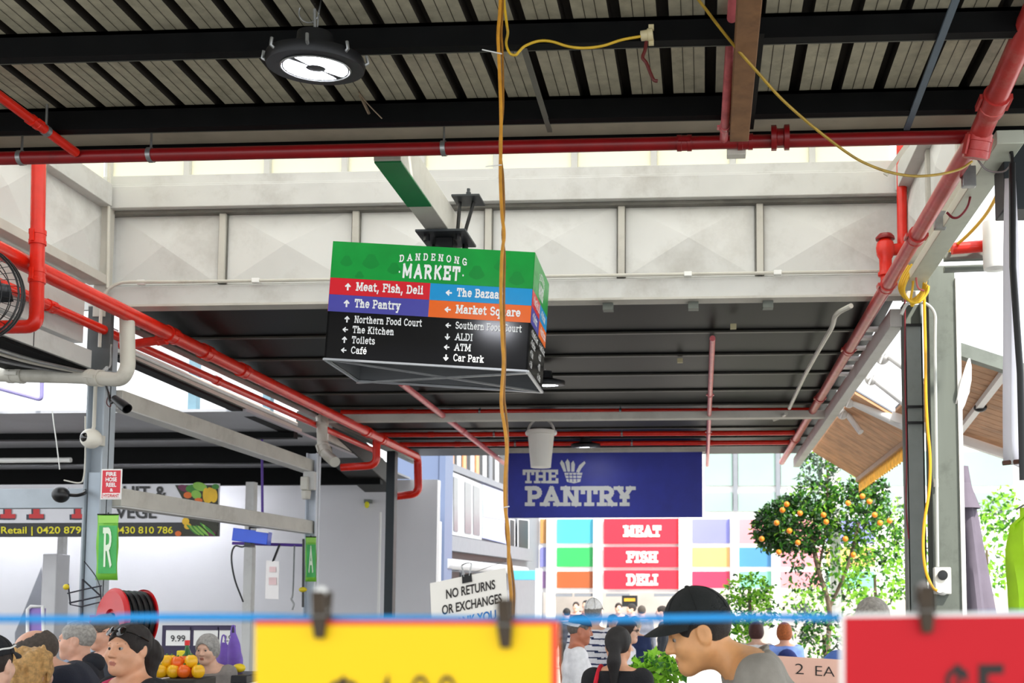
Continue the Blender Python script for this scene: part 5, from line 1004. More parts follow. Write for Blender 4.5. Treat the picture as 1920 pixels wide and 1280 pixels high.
m = MB(); fbox(m, 834, 960, 1070, 1215, 1080, 1180, FX+.05, .05); m.build('shopfront', BD, t, smooth=False)
for a, b in ((866, 872), (905, 910), (950, 956)): m = MB(); fbox(m, a, b, 1068, 1210, 1070, 1200, FX+.08, .05); m.build('mullion', BG, t, smooth=False)
for a, b in ((956, 966), (972, 992)): m = MB(); fbox(m, a, b, 972, 1030, 974, 1032, FX+.04, .03); o = m.build('window_frame', BW, t, smooth=False); m = MB(); fbox(m, a+1.5, b-1.5, 974, 1028, 976, 1030, FX+.055, .004); m.build('pane', BD, o, smooth=False)
m = MB(); rect(m, 960, 1069, 1004, 1087, 22, .1); solo(m, 'shop_sign', mat('sky blue sign', '5AB4E4', .4, var=.05), 'sky blue shop sign sticking out below the balcony building', 'sign', bevel=.01)
m = MB(); rect(m, 1003, 1065, 1013, 1200, 21.5, .25, floor=True); solo(m, 'white_post', BW, 'white post under the balcony building beside the sky blue sign', 'post')
# main building across the courtyard
YM = 32.0; t = thing('market_building', 'market building across the courtyard with coloured panels and red MEAT FISH DELI boards', 'building', W(1200, 1234, YM))
WHB = mat('white frame', 'F2F2F2', .5, var=.02); m = MB(); rect(m, 985, 835, 1980, 1110, YM+.3, 1.0); m.build('white_grid', WHB, t, smooth=False)
for px in (1032, 1120, 1281, 1378, 1455): m = MB(); rect(m, px-8, 965, px+8, 1236, YM+.1, .25); m.build('pillar', WHB, t, smooth=False)
CC = {'a': 'C8935A', 'b': '4FB6CE', 'c': '38A85C', 'd': 'A65A34', 'e': '8486C8', 'f': 'E0B070', 'g': 'C83A5A', 'h': '4A86B8', 'i': '7CC0A8', 'j': 'D88A92', 'k': '9A7AA8'}
rows = [(973, 1018), (1026, 1062), (1071, 1102)]
cols = [(1013, 1024, 'aek'), (1044, 1113, 'bcd'), (1298, 1368, 'efg'), (1375, 1446, 'jhi'), (1460, 1540, 'jjj'), (1550, 1640, 'efi')]
for a, b, s in cols:
    for (y0, y1), c in zip(rows, s): m = MB(); rect(m, a, y0, b, y1, YM+.25, .06); m.build('colour_panel', mat('panel '+c, CC[c], .3, var=.06, scale=.6), t, smooth=False)
RB = mat('board red', 'D8283C', .4, var=.03)
for (y0, y1), s in zip(((972, 1019), (1025, 1063), (1069, 1104)), ('MEAT', 'FISH', 'DELI')):
    m = MB(); rect(m, 1132, y0, 1276, y1, YM+.2, .06); o = m.build('name_board', RB, t, smooth=False)
    m = MB(); h = 22; yb = (y0+y1)/2+h/2; put(m, slab(s, .24), yplane(YM+.18), 1204-30-(6 if s == 'MEAT' else 0), yb, h, 72 if s == 'MEAT' else 60); m.build('lettering', WHT, o, smooth=False)
m = MB(); rect(m, 985, 1110, 1980, 1236, YM+1.6, .1); m.build('shop_interior', mat('interior beige', 'E4DCD6', .7, var=.15, scale=.8), t, smooth=False)
for a, b in ((1042, 1072), (1077, 1112), (1136, 1180), (1226, 1272)): m = MB(); rect(m, a, 1112, b, 1118, YM+.2, .15); m.build('door_head', BG, t, smooth=False)
m = MB(); rect(m, 1166, 1116, 1195, 1137, YM-.5, .1); o = m.build('menu_board', BD, t, smooth=False); m = MB(); rect(m, 1170, 1121, 1191, 1127, YM-.52, .01); m.build('gold_lettering', mat('gold print', 'C89A30', .4), o, smooth=False)
GLS = mat('pale green glass', '8FA89F', .2, var=.08, scale=.5, spec=.8)
for (y0, y1) in ((846, 910), (923, 958)):
    for a, b in ((1322, 1374), (1384, 1455), (1464, 1540), (1548, 1640), (1650, 1760), (1770, 1900)): m = MB(); rect(m, a, y0, b, y1, YM+.22, .05); m.build('glass_panel', GLS, t, smooth=False)
for px in (1379, 1459): m = MB(); rect(m, px-4, 842, px+4, 958, YM+.15, .1); m.build('mullion', BG, t, smooth=False)
# ---------------------------------------------------------------- outdoor timber canopy, struts, umbrellas, blind
PLK = mat('brown canopy planks', 'D09A70', .6, var=.22, scale=5, dirt='8A5A3C', dirt_amt=.5); CW = mat('canopy white', 'E8E6E4', .4, var=.03)
def canopy(name, label, y0, y1, x0, x1, zf, n, m_=PLK):
    t = thing(name, label, 'canopy', ((x0+x1)/2, y0, zf(x1)), 'timber lined canopies')
    m = MB()
    for i in range(n):
        a, b = y0+(y1-y0)*i/n+.006, y0+(y1-y0)*(i+1)/n-.006; m.hexa([(x0, a, zf(x0)), (x0, b, zf(x0)), (x1, b, zf(x1)), (x1, a, zf(x1))], (0, 0, .03))
    m.build('plank_lining', m_, t, smooth=False); m = MB(); m.hexa([(x0, y0, zf(x0)+.035), (x0, y1, zf(x0)+.035), (x1, y1, zf(x1)+.035), (x1, y0, zf(x1)+.035)], (0, 0, .02)); m.build('roof_sheet', BG, t, smooth=False)
    return t
zA = lambda x: Z0+2.2-.62*(x-1.55); zB = lambda x: Z0+2.1-.35*(x-1.5)
tA = canopy('timber_canopy', 'brown timber canopy with a yellow fringe between the hall edge and the orange tree', 11.2, 15.6, 1.6, 2.25, zA, 20)
m = MB(); m.bar((2.25, 11.2, zA(2.25)-.02), (2.25, 15.6, zA(2.25)-.02), .06, .06); m.build('edge_batten', mat('canopy batten', 'B08A6A', .5), tA); m = MB()
for i in range(70): y = 11.25+i*.062; m.add([(2.26, y, zA(2.25)-.05), (2.26, y+.045, zA(2.25)-.05), (2.26, y+.04, zA(2.25)-.19-.02*math.sin(i*2.3)), (2.26, y+.005, zA(2.25)-.19)], [(0, 1, 2, 3)])
o = tag(m.build('yellow_fringe', mat('fringe yellow', 'D8A030', .7, var=.3, scale=12), tA, smooth=False), kind='stuff'); k = o.modifiers.new('s', 'SOLIDIFY'); k.thickness = .012
tB = canopy('timber_canopy', 'brown timber canopy behind the wide grey column and the dish', 8.3, 11.0, 1.98, 3.6, zB, 16)
m = MB(); m.bar((1.95, 8.26, zB(1.95)-.0), (3.6, 8.26, zB(3.6)), .1, .1); m.build('front_beam', STEEL_G, tB); m = MB(); m.bar((1.95, 11.05, zB(1.95)-.04), (3.6, 11.05, zB(3.6)-.04), .08, .1); m.build('gutter_beam', CW, tB)
for x in (2.35, 2.9): m = MB(); m.bar((x, 8.3, zB(x)-.03), (x+.25, 11.0, zB(x+.25)-.03), .06, .05); m.build('rafter', CW, tB)
m = MB(); p = W(1838, 764, 9.6); m.ell(p, (.06, .06, .04)); m.build('down_light', BLK, tB)
for (a, b, Ya, Yb, r, lb) in (((1663, 664), (1702, 692), 9.6, 9.3, .035, 'white canopy strut, uppermost of those left of the grey columns'), ((1640, 712), (1704, 762), 10.4, 10.0, .035, 'white canopy strut, second from the top by the grey columns'), ((1598, 752), (1704, 802), 11.6, 11.0, .05, 'thick white canopy strut, third from the top by the grey columns'), ((1586, 772), (1614, 810), 12.2, 12.0, .035, 'short cream canopy strut above the orange tree')):
    m = MB(); m.tube([W(*a, Ya), W(*b, Yb)], r, 12); solo(m, 'canopy_strut', CW, lb, 'strut', 'canopy struts')
for px, py, Y, lb in ((1655, 668, 9.6, 'white strut joint on the edge beam, nearest the columns'), (1634, 708, 10.4, 'white strut joint on the edge beam, second from the columns'), (1592, 752, 11.6, 'white strut joint on the edge beam, third from the columns'), (1580, 774, 12.2, 'white strut joint on the edge beam, farthest from the columns')):
    m = MB(); c = W(px, py, Y); m.ell(c, (.07, .09, .075)); m.box(c+V((-.09, -.05, .02)), c+V((.02, .05, .08))); m.tube([c+V((-.06, -.1, -.03)), c+V((.06, -.1, .06))], .014, 6); m.tube([c+V((.02, -.12, .09)), c+V((-.04, -.08, -.08))], .01, 6); solo(m, 'strut_joint', CW, lb, 'joint', 'strut joints')
for i, (px, py, Y) in enumerate(((1622, 578, 8.9), (1612, 595, 9.4), (1600, 612, 9.9), (1588, 630, 10.4), (1578, 650, 10.9), (1570, 668, 11.4))):
    c = WX(px+12, py+20, 1.40); c.z = Z0+2.24; m = MB(); m.box(c-V((.09, .045, .012)), c+V((.06, .045, .012))); solo(m, 'white_clip', CW, 'bright white clip holding the far roof sheet beside the long red pipe', 'clip', 'clips along the far roof edge')
x = W(1564, 820, 18.4).x; m = MB(); m.box((x-.085, 18.4, 0), (x+.085, 18.55, W(1564, 755, 18.4).z)); solo(m, 'white_post', CW, 'white post rising behind the orange tree to the edge beam', 'post', bevel=.004)
t = thing('dish', 'thin white curved dish fixed to the wide grey column, seen edge on', 'dish', W(1800, 790, 7.9)); dr_ = V((.93, -.23, -.27)).normalized(); Rm = (-dr_).to_track_quat('Z', 'Y').to_matrix(); c = W(1812, 735, 7.9)+dr_*.02
m = MB(); m.lathe([(.0, .0), (.1, .008), (.19, .03), (.245, .055), (.245, .063), (.19, .038), (.1, .016), (0, .008)], 32, c, Rm); m.build('reflector', CW, t); m = MB(); m.tube(smooth_path([c, c-dr_*.1, V((xb+.1, 7.82, c.z-.05))]), .018, 8); m.build('arm', CW, t)
m = MB(); m.box(W(1786, 700, 7.75), W(1796, 760, 7.85)); m.build('mount', GALV, t)
m = MB(); m.lathe([(.0, 0), (.075, .01), (.078, .03), (.078, .32), (0, .32)], 24, W(1867, 507, 6.9)); solo(m, 'cylinder_lamp', mat('lamp white', 'DCDCDA', .35, var=.03), 'white cylindrical lamp under the canopy by the white blind', 'lamp', smooth=True)
m = MB(); m.tube([W(1785, 466, 7.0), W(1856, 460, 7.0)], .04, 12); solo(m, 'fire_pipe', RED, 'short level red pipe between the pale edge beam and the cylindrical lamp', 'pipe')
m = MB(); m.bar(W(1770, 482, 7.1), W(1900, 478, 7.1), .05, .05); solo(m, 'canopy_rail', STEEL_G, 'grey rail below the short level red pipe', 'rail')
m = MB(); m.bar(W(1770, 505, 7.2), W(1900, 500, 7.2), .05, .035); solo(m, 'canopy_rail', STEEL_G, 'thin grey rail under the cylindrical lamp', 'rail')
# white blind and its black pole at the picture edge
t = thing('roller_blind', 'tall white cloth blind hanging beside a black pole at the picture edge', 'blind', W(1905, 872, 5.4)); m = MB(); vs = []; n = 12
for j in range(n+1):
    k = j/n; y = 335+535*k; x0 = 1887-2*k-4*math.sin(k*3); x1 = 1901+12*k+3*math.sin(k*5)
    vs += [W(x0, y, 5.4+.02*math.sin(k*7)), W((x0+x1)/2, y, 5.36+.02*math.sin(k*5)), W(x1, y+6*k, 5.42)]
m.add(vs, [(3*j+i, 3*j+i+1, 3*j+i+4, 3*j+i+3) for j in range(n) for i in range(2)]); o = m.build('cloth', mat('blind white', 'E6E4EC', .8, var=.03), t); k = o.modifiers.new('s', 'SOLIDIFY'); k.thickness = .01
m = MB(); m.tube([W(1880, 868, 5.35), W(1960, 860, 5.35)], .012, 8); m.build('bottom_rod', mat('rod brown', '5A3A30', .5), t)
m = MB(); m.tube([W(1898, 306, 5.3), W(1899, 500, 5.3), W(1913, 700, 5.3), W(1918, 900, 5.3)], .017, 10); m.tube([W(1897, 340, 5.3), W(1898, 300, 5.3), W(1892, 250, 5.3)], .010, 8); solo(m, 'black_pole', BLK, 'black pole holding the edge of the white blind', 'pole')
m = MB(); a = W(1893, 250, 5.3); b = W(1990, 400, 5.5); m.box(V((a.x, 5.42, b.z)), V((b.x, 5.6, Z0+2.44))); solo(m, 'steel_bracket', mat('dark steel', '2C3236', .5, .2, var=.15), 'dark steel bracket under the roof at the picture edge above the black pole', 'bracket', bevel=.006)
m = MB(); m.tube(smooth_path([W(1828, 292, 5.4), W(1850, 318, 5.4), W(1880, 322, 5.35), W(1897, 308, 5.3)]), .005, 6); m.tube([W(1896, 262, 5.35), W(1893, 290, 5.3), W(1897, 308, 5.3)], .004, 6); solo(m, 'guy_wire', GALV, 'thin wire tied between the thick red pipe and the black pole', 'wire')
# folded umbrella
t = thing('folded_umbrella', 'folded grey violet umbrella standing beside the wide grey column', 'umbrella', W(1815, 1250, 8.6)); UC = mat('umbrella cloth', '6C6472', .85, var=.08, scale=8)
m = MB(); vs = []; N = 28; K = 14
for j in range(K+1):
    k = j/K; py = 874+290*k; cx = 1800+26*k; rr = (15+11*k**.8+8*k)*8.6/2000
    c = W(cx, py, 8.6)
    for i in range(N): a = 2*math.pi*i/N; r = rr*(1+.28*math.sin(4*a+k*1.5)*min(1, k*3)); vs.append(c+V((r*math.cos(a), r*.8*math.sin(a), 0)))
m.add(vs, [(j*N+i, j*N+(i+1) % N, (j+1)*N+(i+1) % N, (j+1)*N+i) for j in range(K) for i in range(N)]+[tuple(range(N))]); m.build('cloth', UC, t)
m = MB(); m.tube([W(1798, 860, 8.6), W(1823, 1236, 8.6), V((W(1823, 1236, 8.6).x, 8.6, 0))], .022, 10); m.build('pole', STEEL_G, t); m = MB(); m.ell(W(1798, 863, 8.6), (.035, .035, .05)); m.build('finial', BLK, t)
m = MB(); c = W(1808, 945, 8.55); m.lathe([(.10, -.02), (.125, -.035), (.05, .17), (.04, .17)], 20, c); m.build('top_vent', UC, t)
t = thing('market_umbrella', 'white domed umbrella open behind the narrow grey column', 'umbrella', W(1712, 1100, 19)); m = MB(); c = W(1715, 945, 19); m.lathe([(.42, -.02), (.36, .14), (.24, .29), (.10, .37), (0, .39)], 24, c); m.build('canopy', mat('umbrella white', 'F2F0F4', .7, var=.02), t); m = MB(); m.tube([c+V((0, 0, .38)), V((c.x, 19, 0))], .025, 8); m.build('pole', STEEL_G, t)
# lime jacket
t = thing('lime_jacket', 'lime green jacket hanging at the picture edge beyond the red sign', 'jacket', W(1915, 1150, 4.8)); m = MB(); vs = []; n = 14
for j in range(n+1):
    k = j/n; y = 952+230*k; x0 = 1898-10*k-5*math.sin(k*6) if k > .08 else 1912
    for i in range(9): u = i/8; vs.append(W(x0+u*110, y-18*u*(1-u)*4*(1-k)*.3, 4.8+.03*math.sin(u*14+k*4)))
m.add(vs, [(9*j+i, 9*j+i+1, 9*j+i+10, 9*j+i+9) for j in range(n) for i in range(8)]); o = m.build('cloth', mat('lime cloth', 'A6D80E', .7, var=.12, scale=8), t); k = o.modifiers.new('s', 'SOLIDIFY'); k.thickness = .02
m = MB(); m.tube(smooth_path([W(1905, 955, 4.8), W(1930, 940, 4.8), W(1940, 925, 4.8), W(1936, 915, 4.8)]), .005, 6); m.build('hanger_hook', GALV, t)
# ---------------------------------------------------------------- planting
LV = [mat('leaf dark', '1C3E16', .4, var=.25, trans=.12), mat('leaf mid', '3F7A26', .45, var=.2, trans=.35), mat('leaf bright', '8CC23A', .45, var=.2, trans=.45), mat('leaf grey', '66746A', .5, var=.2, trans=.3)]
BARK = mat('bark', '6A5A4A', .8, var=.2, scale=20)
def leaves(clumps, size, seed):
    r = np.random.default_rng(seed); m = MB()
    for (c, rad, n, w) in clumps:
        c = V(c)
        for _ in range(n):
            d = r.normal(size=3); d /= np.linalg.norm(d); k = r.uniform(.35, 1)**.5; p = c+V((d[0]*rad[0]*k, d[1]*rad[1]*k, d[2]*rad[2]*k))
            a = V(r.normal(size=3)).normalized(); b = a.cross(V(r.normal(size=3))).normalized(); s = size*r.uniform(.6, 1.25); nn = a.cross(b)*s*.15
            m.add([p, p+a*s*.5+b*s*.28+nn, p+a*s, p+a*s*.5-b*s*.28+nn], [(0, 1, 2), (0, 2, 3)], int(r.choice(4, p=w)))
    return m
def clump(px, py, Y, rx, ry, n, w): k = Y/2000; return (W(px, py, Y), (rx*k, rx*k*.8, ry*k), n, w)
D_, M_, B_, G_ = (.6, .3, .08, .02), (.3, .45, .2, .05), (.05, .3, .6, .05), (.1, .2, .1, .6)
YT = 17.6; t = thing('orange_tree', 'orange tree with small fruit and a dark leafy crown before the coloured panels', 'tree', V((W(1545, 1100, YT).x, YT, 0)))
cl = [clump(1490, 985, YT, 76, 58, 2300, D_), clump(1450, 995, YT, 42, 42, 800, D_), clump(1525, 935, YT, 50, 40, 350, M_), clump(1535, 885, YT, 42, 45, 300, G_), clump(1545, 850, YT, 35, 35, 130, G_), clump(1600, 960, YT, 70, 60, 1000, M_), clump(1625, 925, YT, 45, 40, 420, D_), clump(1640, 1010, YT+.3, 60, 60, 450, M_), clump(1590, 1050, YT, 50, 45, 300, B_), clump(1520, 1050, YT, 45, 40, 90, G_), clump(1505, 1085, YT, 40, 30, 60, D_), clump(1675, 985, YT+.5, 45, 55, 260, B_), clump(1560, 1105, YT, 50, 30, 90, M_)]
tag(leaves(cl, .105, 3).build('foliage', LV, t, smooth=False), kind='stuff')
m = MB(); xb_ = W(1545, 1100, YT).x; m.tube(smooth_path([V((xb_+.1, YT, 0)), V((xb_+.05, YT, .9)), W(1560, 1150, YT), W(1545, 1080, YT), W(1530, 1000, YT)]), [.07, .065, .06, .055]+[.045]*30, 9) if False else m.tube(smooth_path([V((xb_+.1, YT, 0)), V((xb_+.05, YT, .9)), W(1555, 1140, YT), W(1535, 1070, YT), W(1520, 1000, YT)]), .04, 8); m.tube(smooth_path([W(1555, 1140, YT), W(1590, 1060, YT), W(1610, 980, YT)]), .03, 7); m.tube(smooth_path([W(1535, 1070, YT), W(1550, 980, YT), W(1552, 880, YT)]), .022, 7); m.build('trunk', BARK, t)
ORG = mat('orange fruit', 'F08A1A', .4, var=.1)
for px, py in ((1467, 956), (1456, 980), (1500, 962), (1475, 945), (1496, 1017), (1460, 1035), (1544, 965), (1549, 978), (1617, 930), (1590, 943), (1640, 965), (1650, 980), (1668, 976), (1600, 1040), (1585, 1010), (1480, 995), (1428, 1010), (1630, 940)):
    m = MB(); m.ell(W(px, py, YT-.72), .044, 12, 9); m.build('fruit', ORG, t)
def shrub(name, label, Y, cl, size, seed, x=None, pot=None):
    t = thing(name, label, 'plant', V((cl[0][0].x, Y, 0))); tag(leaves(cl, size, seed).build('foliage', LV, t, smooth=False), kind='stuff')
    c = cl[0][0]; m = MB(); m.tube([V((c.x, Y, 0)), V((c.x+.03, Y, c.z*.5)), c], .03, 7); m.build('stem', BARK, t); return t
shrub('shrub', 'bright green bushy shrub between the capped man and the seated couple', 16.5, [clump(1405, 1105, 16.5, 50, 30, 300, B_), clump(1400, 1150, 16.5, 65, 40, 420, B_), clump(1385, 1185, 16.5, 45, 40, 300, B_)], .1, 5)
shrub('shrub', 'sunlit yellow green hedge plant beneath the orange tree', 19.5, [clump(1640, 1080, 19.5, 80, 60, 420, B_), clump(1560, 1130, 19.5, 90, 40, 380, B_), clump(1700, 1040, 19.5, 60, 90, 300, B_)], .12, 6)
shrub('shrub', 'dark green shrub beside the blue shirted person', 15.5, [clump(1545, 1190, 15.5, 45, 45, 300, M_), clump(1510, 1170, 15.5, 30, 40, 150, G_)], .09, 7)
shrub('shrub', 'pale sunlit foliage far behind the folded umbrella', 24, [clump(1850, 1030, 24, 60, 90, 500, B_), clump(1880, 960, 24, 40, 50, 200, B_)], .16, 8)
shrub('leafy_plant', 'fresh lettuce green plant in front of the capped man', 7.6, [clump(1232, 1258, 7.6, 52, 32, 330, (.02, .2, .76, .02)), clump(1205, 1275, 7.6, 40, 25, 160, (.02, .2, .76, .02))], .075, 9)
# ---------------------------------------------------------------- people
# young man in a dark cap, head bowed over the stall
r, HP, HF = person('young man in a black cap and grey t-shirt looking down in profile', 1309, 1187, 3.85, 186, skin='tan', pitch=18, lean=26, neck=36, hair='short', hairc='17110D', top='8C877E', sleeve=.6, fine=.0042, coarse=.013, fat=-.006, headk=.96)
cap(r, HF, '141817', tall=.118)
s_ = HF[2]; a_ = math.radians(26); d_ = V((0, math.sin(a_), math.cos(a_))); c_ = V((0, 0, .95))+d_*.475; n_ = (d_+V((0, .32, 0))).normalized(); u_ = V((1, 0, 0)); v_ = n_.cross(u_)
m = MB(); m.tube([(c_+u_*.083*math.cos(k)+v_*.088*math.sin(k))*s_ for k in [2*math.pi*i/28 for i in range(28)]], .0085, 8, closed=True); child(m, 'collar', fabric('8C877E', '8C877E'), r)
# stall side, nearest first
r, HP, HF = person('woman with sunglasses pushed up on her tied brown hair', 240, 1217, 5.0, 243, skin='olive', turn=14, pitch=-2, hair='poof', hairc='1E1613', top='15161C', sleeve=.5, fine=.0045, coarse=.014, fat=.022, headk=1.04)
t = MB()
for sg in (-1, 1):
    t.lathe([(0, -.004), (.022, -.003), (.026, 0), (.022, .003), (0, .004)], 16, HP(sg*.032, .088, .088), (Matrix.Rotation(HF[2]*0, 3, 'X') @ V((sg*.18, .8, .58)).to_track_quat('Z', 'Y').to_matrix()))
t.tube([HP(-.012, .094, .09), HP(.012, .094, .09)], .003, 6)
for sg in (-1, 1): t.tube(smooth_path([HP(sg*.055, .08, .085), HP(sg*.084, .04, .07), HP(sg*.092, -.03, .04)]), .003, 6)
child(t, 'sunglasses', mat('sunglass black', '0A0A0C', .08, spec=.8, var=0), r)
m = MB(); m.tube(smooth_path([V((.155, .10, 1.30))*HF[2], V((.135, .09, 1.42))*HF[2], V((.13, .02, 1.455))*HF[2]]), .009, 8); child(m, 'shoulder_strap', fabric('pink strap', 'D84A78'), r)
r, HP, HF = person('balding man in a navy jacket with white piping, turned away', 62, 1226, 5.3, 200, skin='pink', pitch=14, lean=22, neck=34, hair='bald', hairc='4A4038', top='141A2C', sleeve=2, fine=.006, fat=.02, coat=True)
m = MB(); m.tube(smooth_path([HP(.10, -.02, -.10), HP(.115, -.02, -.14), HP(.12, -.03, -.19), HP(.11, -.05, -.24)]), .006, 6); child(m, 'white_piping', WHT, r)
person('person with curly blonde hair seen from behind at the front of the crowd', 60, 1262, 4.9, 75, skin='fair', hair='curly', hairc='CFA468', top='2A2430', sleeve=2, fine=.006, face=False)
r, HP, HF = person('person in a black cap with white piping at the picture corner', -14, 1246, 4.5, 95, skin='fair', hair='short', hairc='2A201A', top='22242C', sleeve=2, fine=.006, face=False); cp_ = cap(r, HF, '16171C', tall=.11)
m = MB(); m.tube(smooth_path([HP(.02, -.118, .03), HP(.045, -.112, .05), HP(.075, -.078, .075), HP(.09, -.02, .08), HP(.075, .05, .09)]), .004, 6); child(m, 'piping', WHT, r)
r, HP, HF = person('white haired man in profile wearing a dark navy hooded jacket and blue shirt', 142, 1200, 6.5, 200, skin='pink', pitch=3, hair='short', hairc='A29E98', top='10141F', sleeve=2, fine=.0055, fat=.025, coat=True)
m = MB(); m.ell(HP(0, -.10, -.16), (.13*HF[2], .075*HF[2], .07*HF[2])); child(m, 'hood', fabric('10141F', '10141F'), r); m = MB(); m.tube(smooth_path([HP(-.075, .04, -.14), HP(-.04, .075, -.165), HP(0, .085, -.175), HP(.04, .075, -.165), HP(.075, .04, -.14), HP(.085, -.02, -.125)]), .022*HF[2], 8); child(m, 'shirt_collar', fabric('light blue', 'A8BEDC'), r)
r, HP, HF = person('moustached man in glasses behind the white haired man', 192, 1184, 7.4, 235, skin='pink', pitch=10, hair='short', hairc='5A524A', top='30343C', sleeve=2, fine=.006)
m = MB()
for sg in (-1, 1): m.tube([HP(sg*(.031+.018*math.cos(a)) if True else 0, .103, .006+.015*math.sin(a)) for a in [2*math.pi*i/16 for i in range(16)]], .0022, 6, closed=True); m.tube([HP(sg*.049, .101, .008), HP(sg*.08, .0, .008)], .002, 5)
m.tube([HP(-.013, .104, .008), HP(.013, .104, .008)], .002, 5); child(m, 'glasses', BLK, r)
m = MB(); m.tube(smooth_path([HP(-.026, .094, -.056), HP(-.012, .104, -.05), HP(0, .106, -.049), HP(.012, .104, -.05), HP(.026, .094, -.056)]), .006, 7); child(m, 'moustache', mat('hair 5A524A', '5A524A', .6), r)
r, HP, HF = person('elderly lady with short grey hair in a grey vest behind the stall', 388, 1217, 8.0, 268, skin='fair', turn=0, pitch=8, lean=8, hair='bob', hairc='A8A6A2', top='8A8480', sleeve=.5, fine=.006, fat=.01)
# courtyard side
r, HP, HF = person('man in a white polo shirt and navy cap turned towards the courtyard', 1088, 1181, 9.0, 14, skin='red', turn=0, pitch=8, hair='short', hairc='6A625C', top='E8E8EC', sleeve=.8, fine=.007, arms={-1: ((-.06, .05, -.27), (.18, .18, .0)), 1: ((.08, .02, -.28), (-.1, .2, .04))}, fat=.015, legs='B8B8BE', face=True); cap(r, HF, '20304E', back=True, brimc='D8D8DC', tall=.10)
r, HP, HF = person('man in a white cap and navy striped white shirt seen from behind', 1113, 1149, 10.6, 80, skin='fair', hair='short', hairc='8A8680', top='EDEDF2', stripes='1C2C58', sleeve=.8, fine=.008, fat=.02, face=False, legs='D8D6D2'); cap(r, HF, 'FAF8F2', tall=.115)
r, HP, HF = person('woman in black with a long dark ponytail and red shoulder strap', 1160, 1210, 6.6, 82, skin='olive', hair='pony', hairc='15100F', top='111116', sleeve=.5, fine=.006, face=False, fat=.005)
s_ = HF[2]; m = MB(); m.tube(smooth_path([V((-.13, .12, 1.25))*s_, V((-.125, .10, 1.40))*s_, V((-.115, .0, 1.475))*s_, V((-.12, -.10, 1.40))*s_, V((-.14, -.13, 1.25))*s_, V((-.16, -.13, 1.1))*s_]), .014, 8); child(m, 'shoulder_strap', fabric('red strap', 'D01830'), r)
r, HP, HF = person('dark haired woman in glasses and a white top walking beyond the ponytail woman', 1178, 1183, 10.2, 350, skin='fair', hair='bob', hairc='2A1A14', top='E4E2EA', sleeve=2, fine=.008, legs='3A3A44')
m = MB()
for sg in (-1, 1): m.tube([HP(sg*(.031+.018*math.cos(a)), .103, .006+.015*math.sin(a)) for a in [2*math.pi*i/14 for i in range(14)]], .003, 5, closed=True); m.tube([HP(sg*.049, .101, .008), HP(sg*.08, .0, .008)], .003, 5)
child(m, 'glasses', BLK, r)
person('grey haired person in a blue shirt partly hidden by the red price card', 1634, 1166, 5.6, 100, skin='pink', hair='short', hairc='9A948C', top='4A6AB0', sleeve=.8, fine=.007, face=False, fat=.02, lean=4, width=1.15)
person('person with auburn hair in a white shirt sitting in the courtyard', 1418, 1184, 13.2, 85, skin='fair', hair='bob', hairc='4A2420', top='F0EEEE', fine=.008, coarse=.02, face=False, scale=.95)
r, HP, HF = person('ginger haired person in a blue top with a dark backpack in the courtyard', 1470, 1186, 13.0, 95, skin='pink', hair='bob', hairc='B8622A', top='6A86C8', fine=.008, coarse=.02, face=False, scale=.95)
m = MB(); s_ = HF[2]; m.ell(V((0, -.19, 1.22))*s_, (.15*s_, .09*s_, .2*s_)); child(m, 'backpack', fabric('backpack', '1C2A66'), r)
FAR = [('far shopper in a dark navy top under the menu board of the market building', 1160, 1140, 24, 280, '1C2436', '2A1E18'), ('far shopper in a black coat just beside the menu board', 1183, 1142, 23, 200, '14141A', '201814'), ('far shopper in a grey top at the doors below the DELI board', 1203, 1146, 21, 100, '6A6E7C', '4A4038'),
       ('far shopper with dark hair at the doorway left of the white pillars', 1062, 1150, 22, 120, '2A2E3A', '181412'), ('far shopper in a brown top inside the left doorway', 1080, 1137, 27, 270, '5A3A34', '2A1C16'), ('far shopper in a plum top inside the left doorway', 1098, 1134, 28, 250, '4A3A50', '1A1412'),
       ('far shopper in black trousers walking behind the capped man', 1240, 1148, 19, 180, '30343C', '2A1E18'), ('far shopper in a grey violet top near the ponytail woman', 1150, 1166, 15.5, 300, '7A7484', '3A2C24'), ('far pale haired shopper in navy beyond the woman in glasses', 1192, 1172, 15, 100, '20305A', 'C8B8A4')]
for lb, px, py, Y, t_, tc_, hc_ in FAR: person(lb, px, py, Y, t_, skin='fair', hair='short', hairc=hc_, top=tc_, sleeve=2, fine=.011, coarse=.025, face=False, legs='1E2028')
# ---------------------------------------------------------------- stall produce
PB = mat('price board purple', '2A2044', .5, var=.05); m = MB(); rect(m, 303, 1172, 437, 1262, 9.6, .04, floor=True); bd = solo(m, 'price_board_back', PB, 'dark purple board behind the white price cards', 'board')
for a, b, s, lb in ((311, 356, '9.99', 'white price card reading 9.99 on the purple board'), (363, 408, '4.99', 'white price card over the grey haired lady on the purple board'), (411, 434, '2.9', 'white price card beside the purple bags on the purple board')):
    t = thing('price_card', lb, 'price card', W((a+b)/2, 1211, 9.58), 'white price cards'); m = MB(); rect(m, a, 1179, b, 1210, 9.594, .006); m.build('card', WHT, t, smooth=False); m = MB(); put(m, bfont(s, .01), yplane(9.59), a+9, 1202, 12, (b-a)*.6); m.build('lettering', BLK, t, smooth=False)
    m = MB(); rect(m, a, 1175, b, 1181, 9.588, .01); m.build('header_strip', mat('price header', '3A3050', .5), t, smooth=False)
tb = MB(); tb.box(W(290, 1283, 7.0), W(470, 1330, 8.6)); a_, b_ = W(285, 1290, 6.9), W(475, 1290, 6.9); tb = MB(); tb.box((a_.x, 6.7, 1.05), (b_.x, 7.55, 1.12)); zt_ = 1.12
for sx in (a_.x+.05, b_.x-.05):
    for sy in (6.75, 7.5): tb.box((sx-.03, sy-.03, 0), (sx+.03, sy+.03, 1.05))
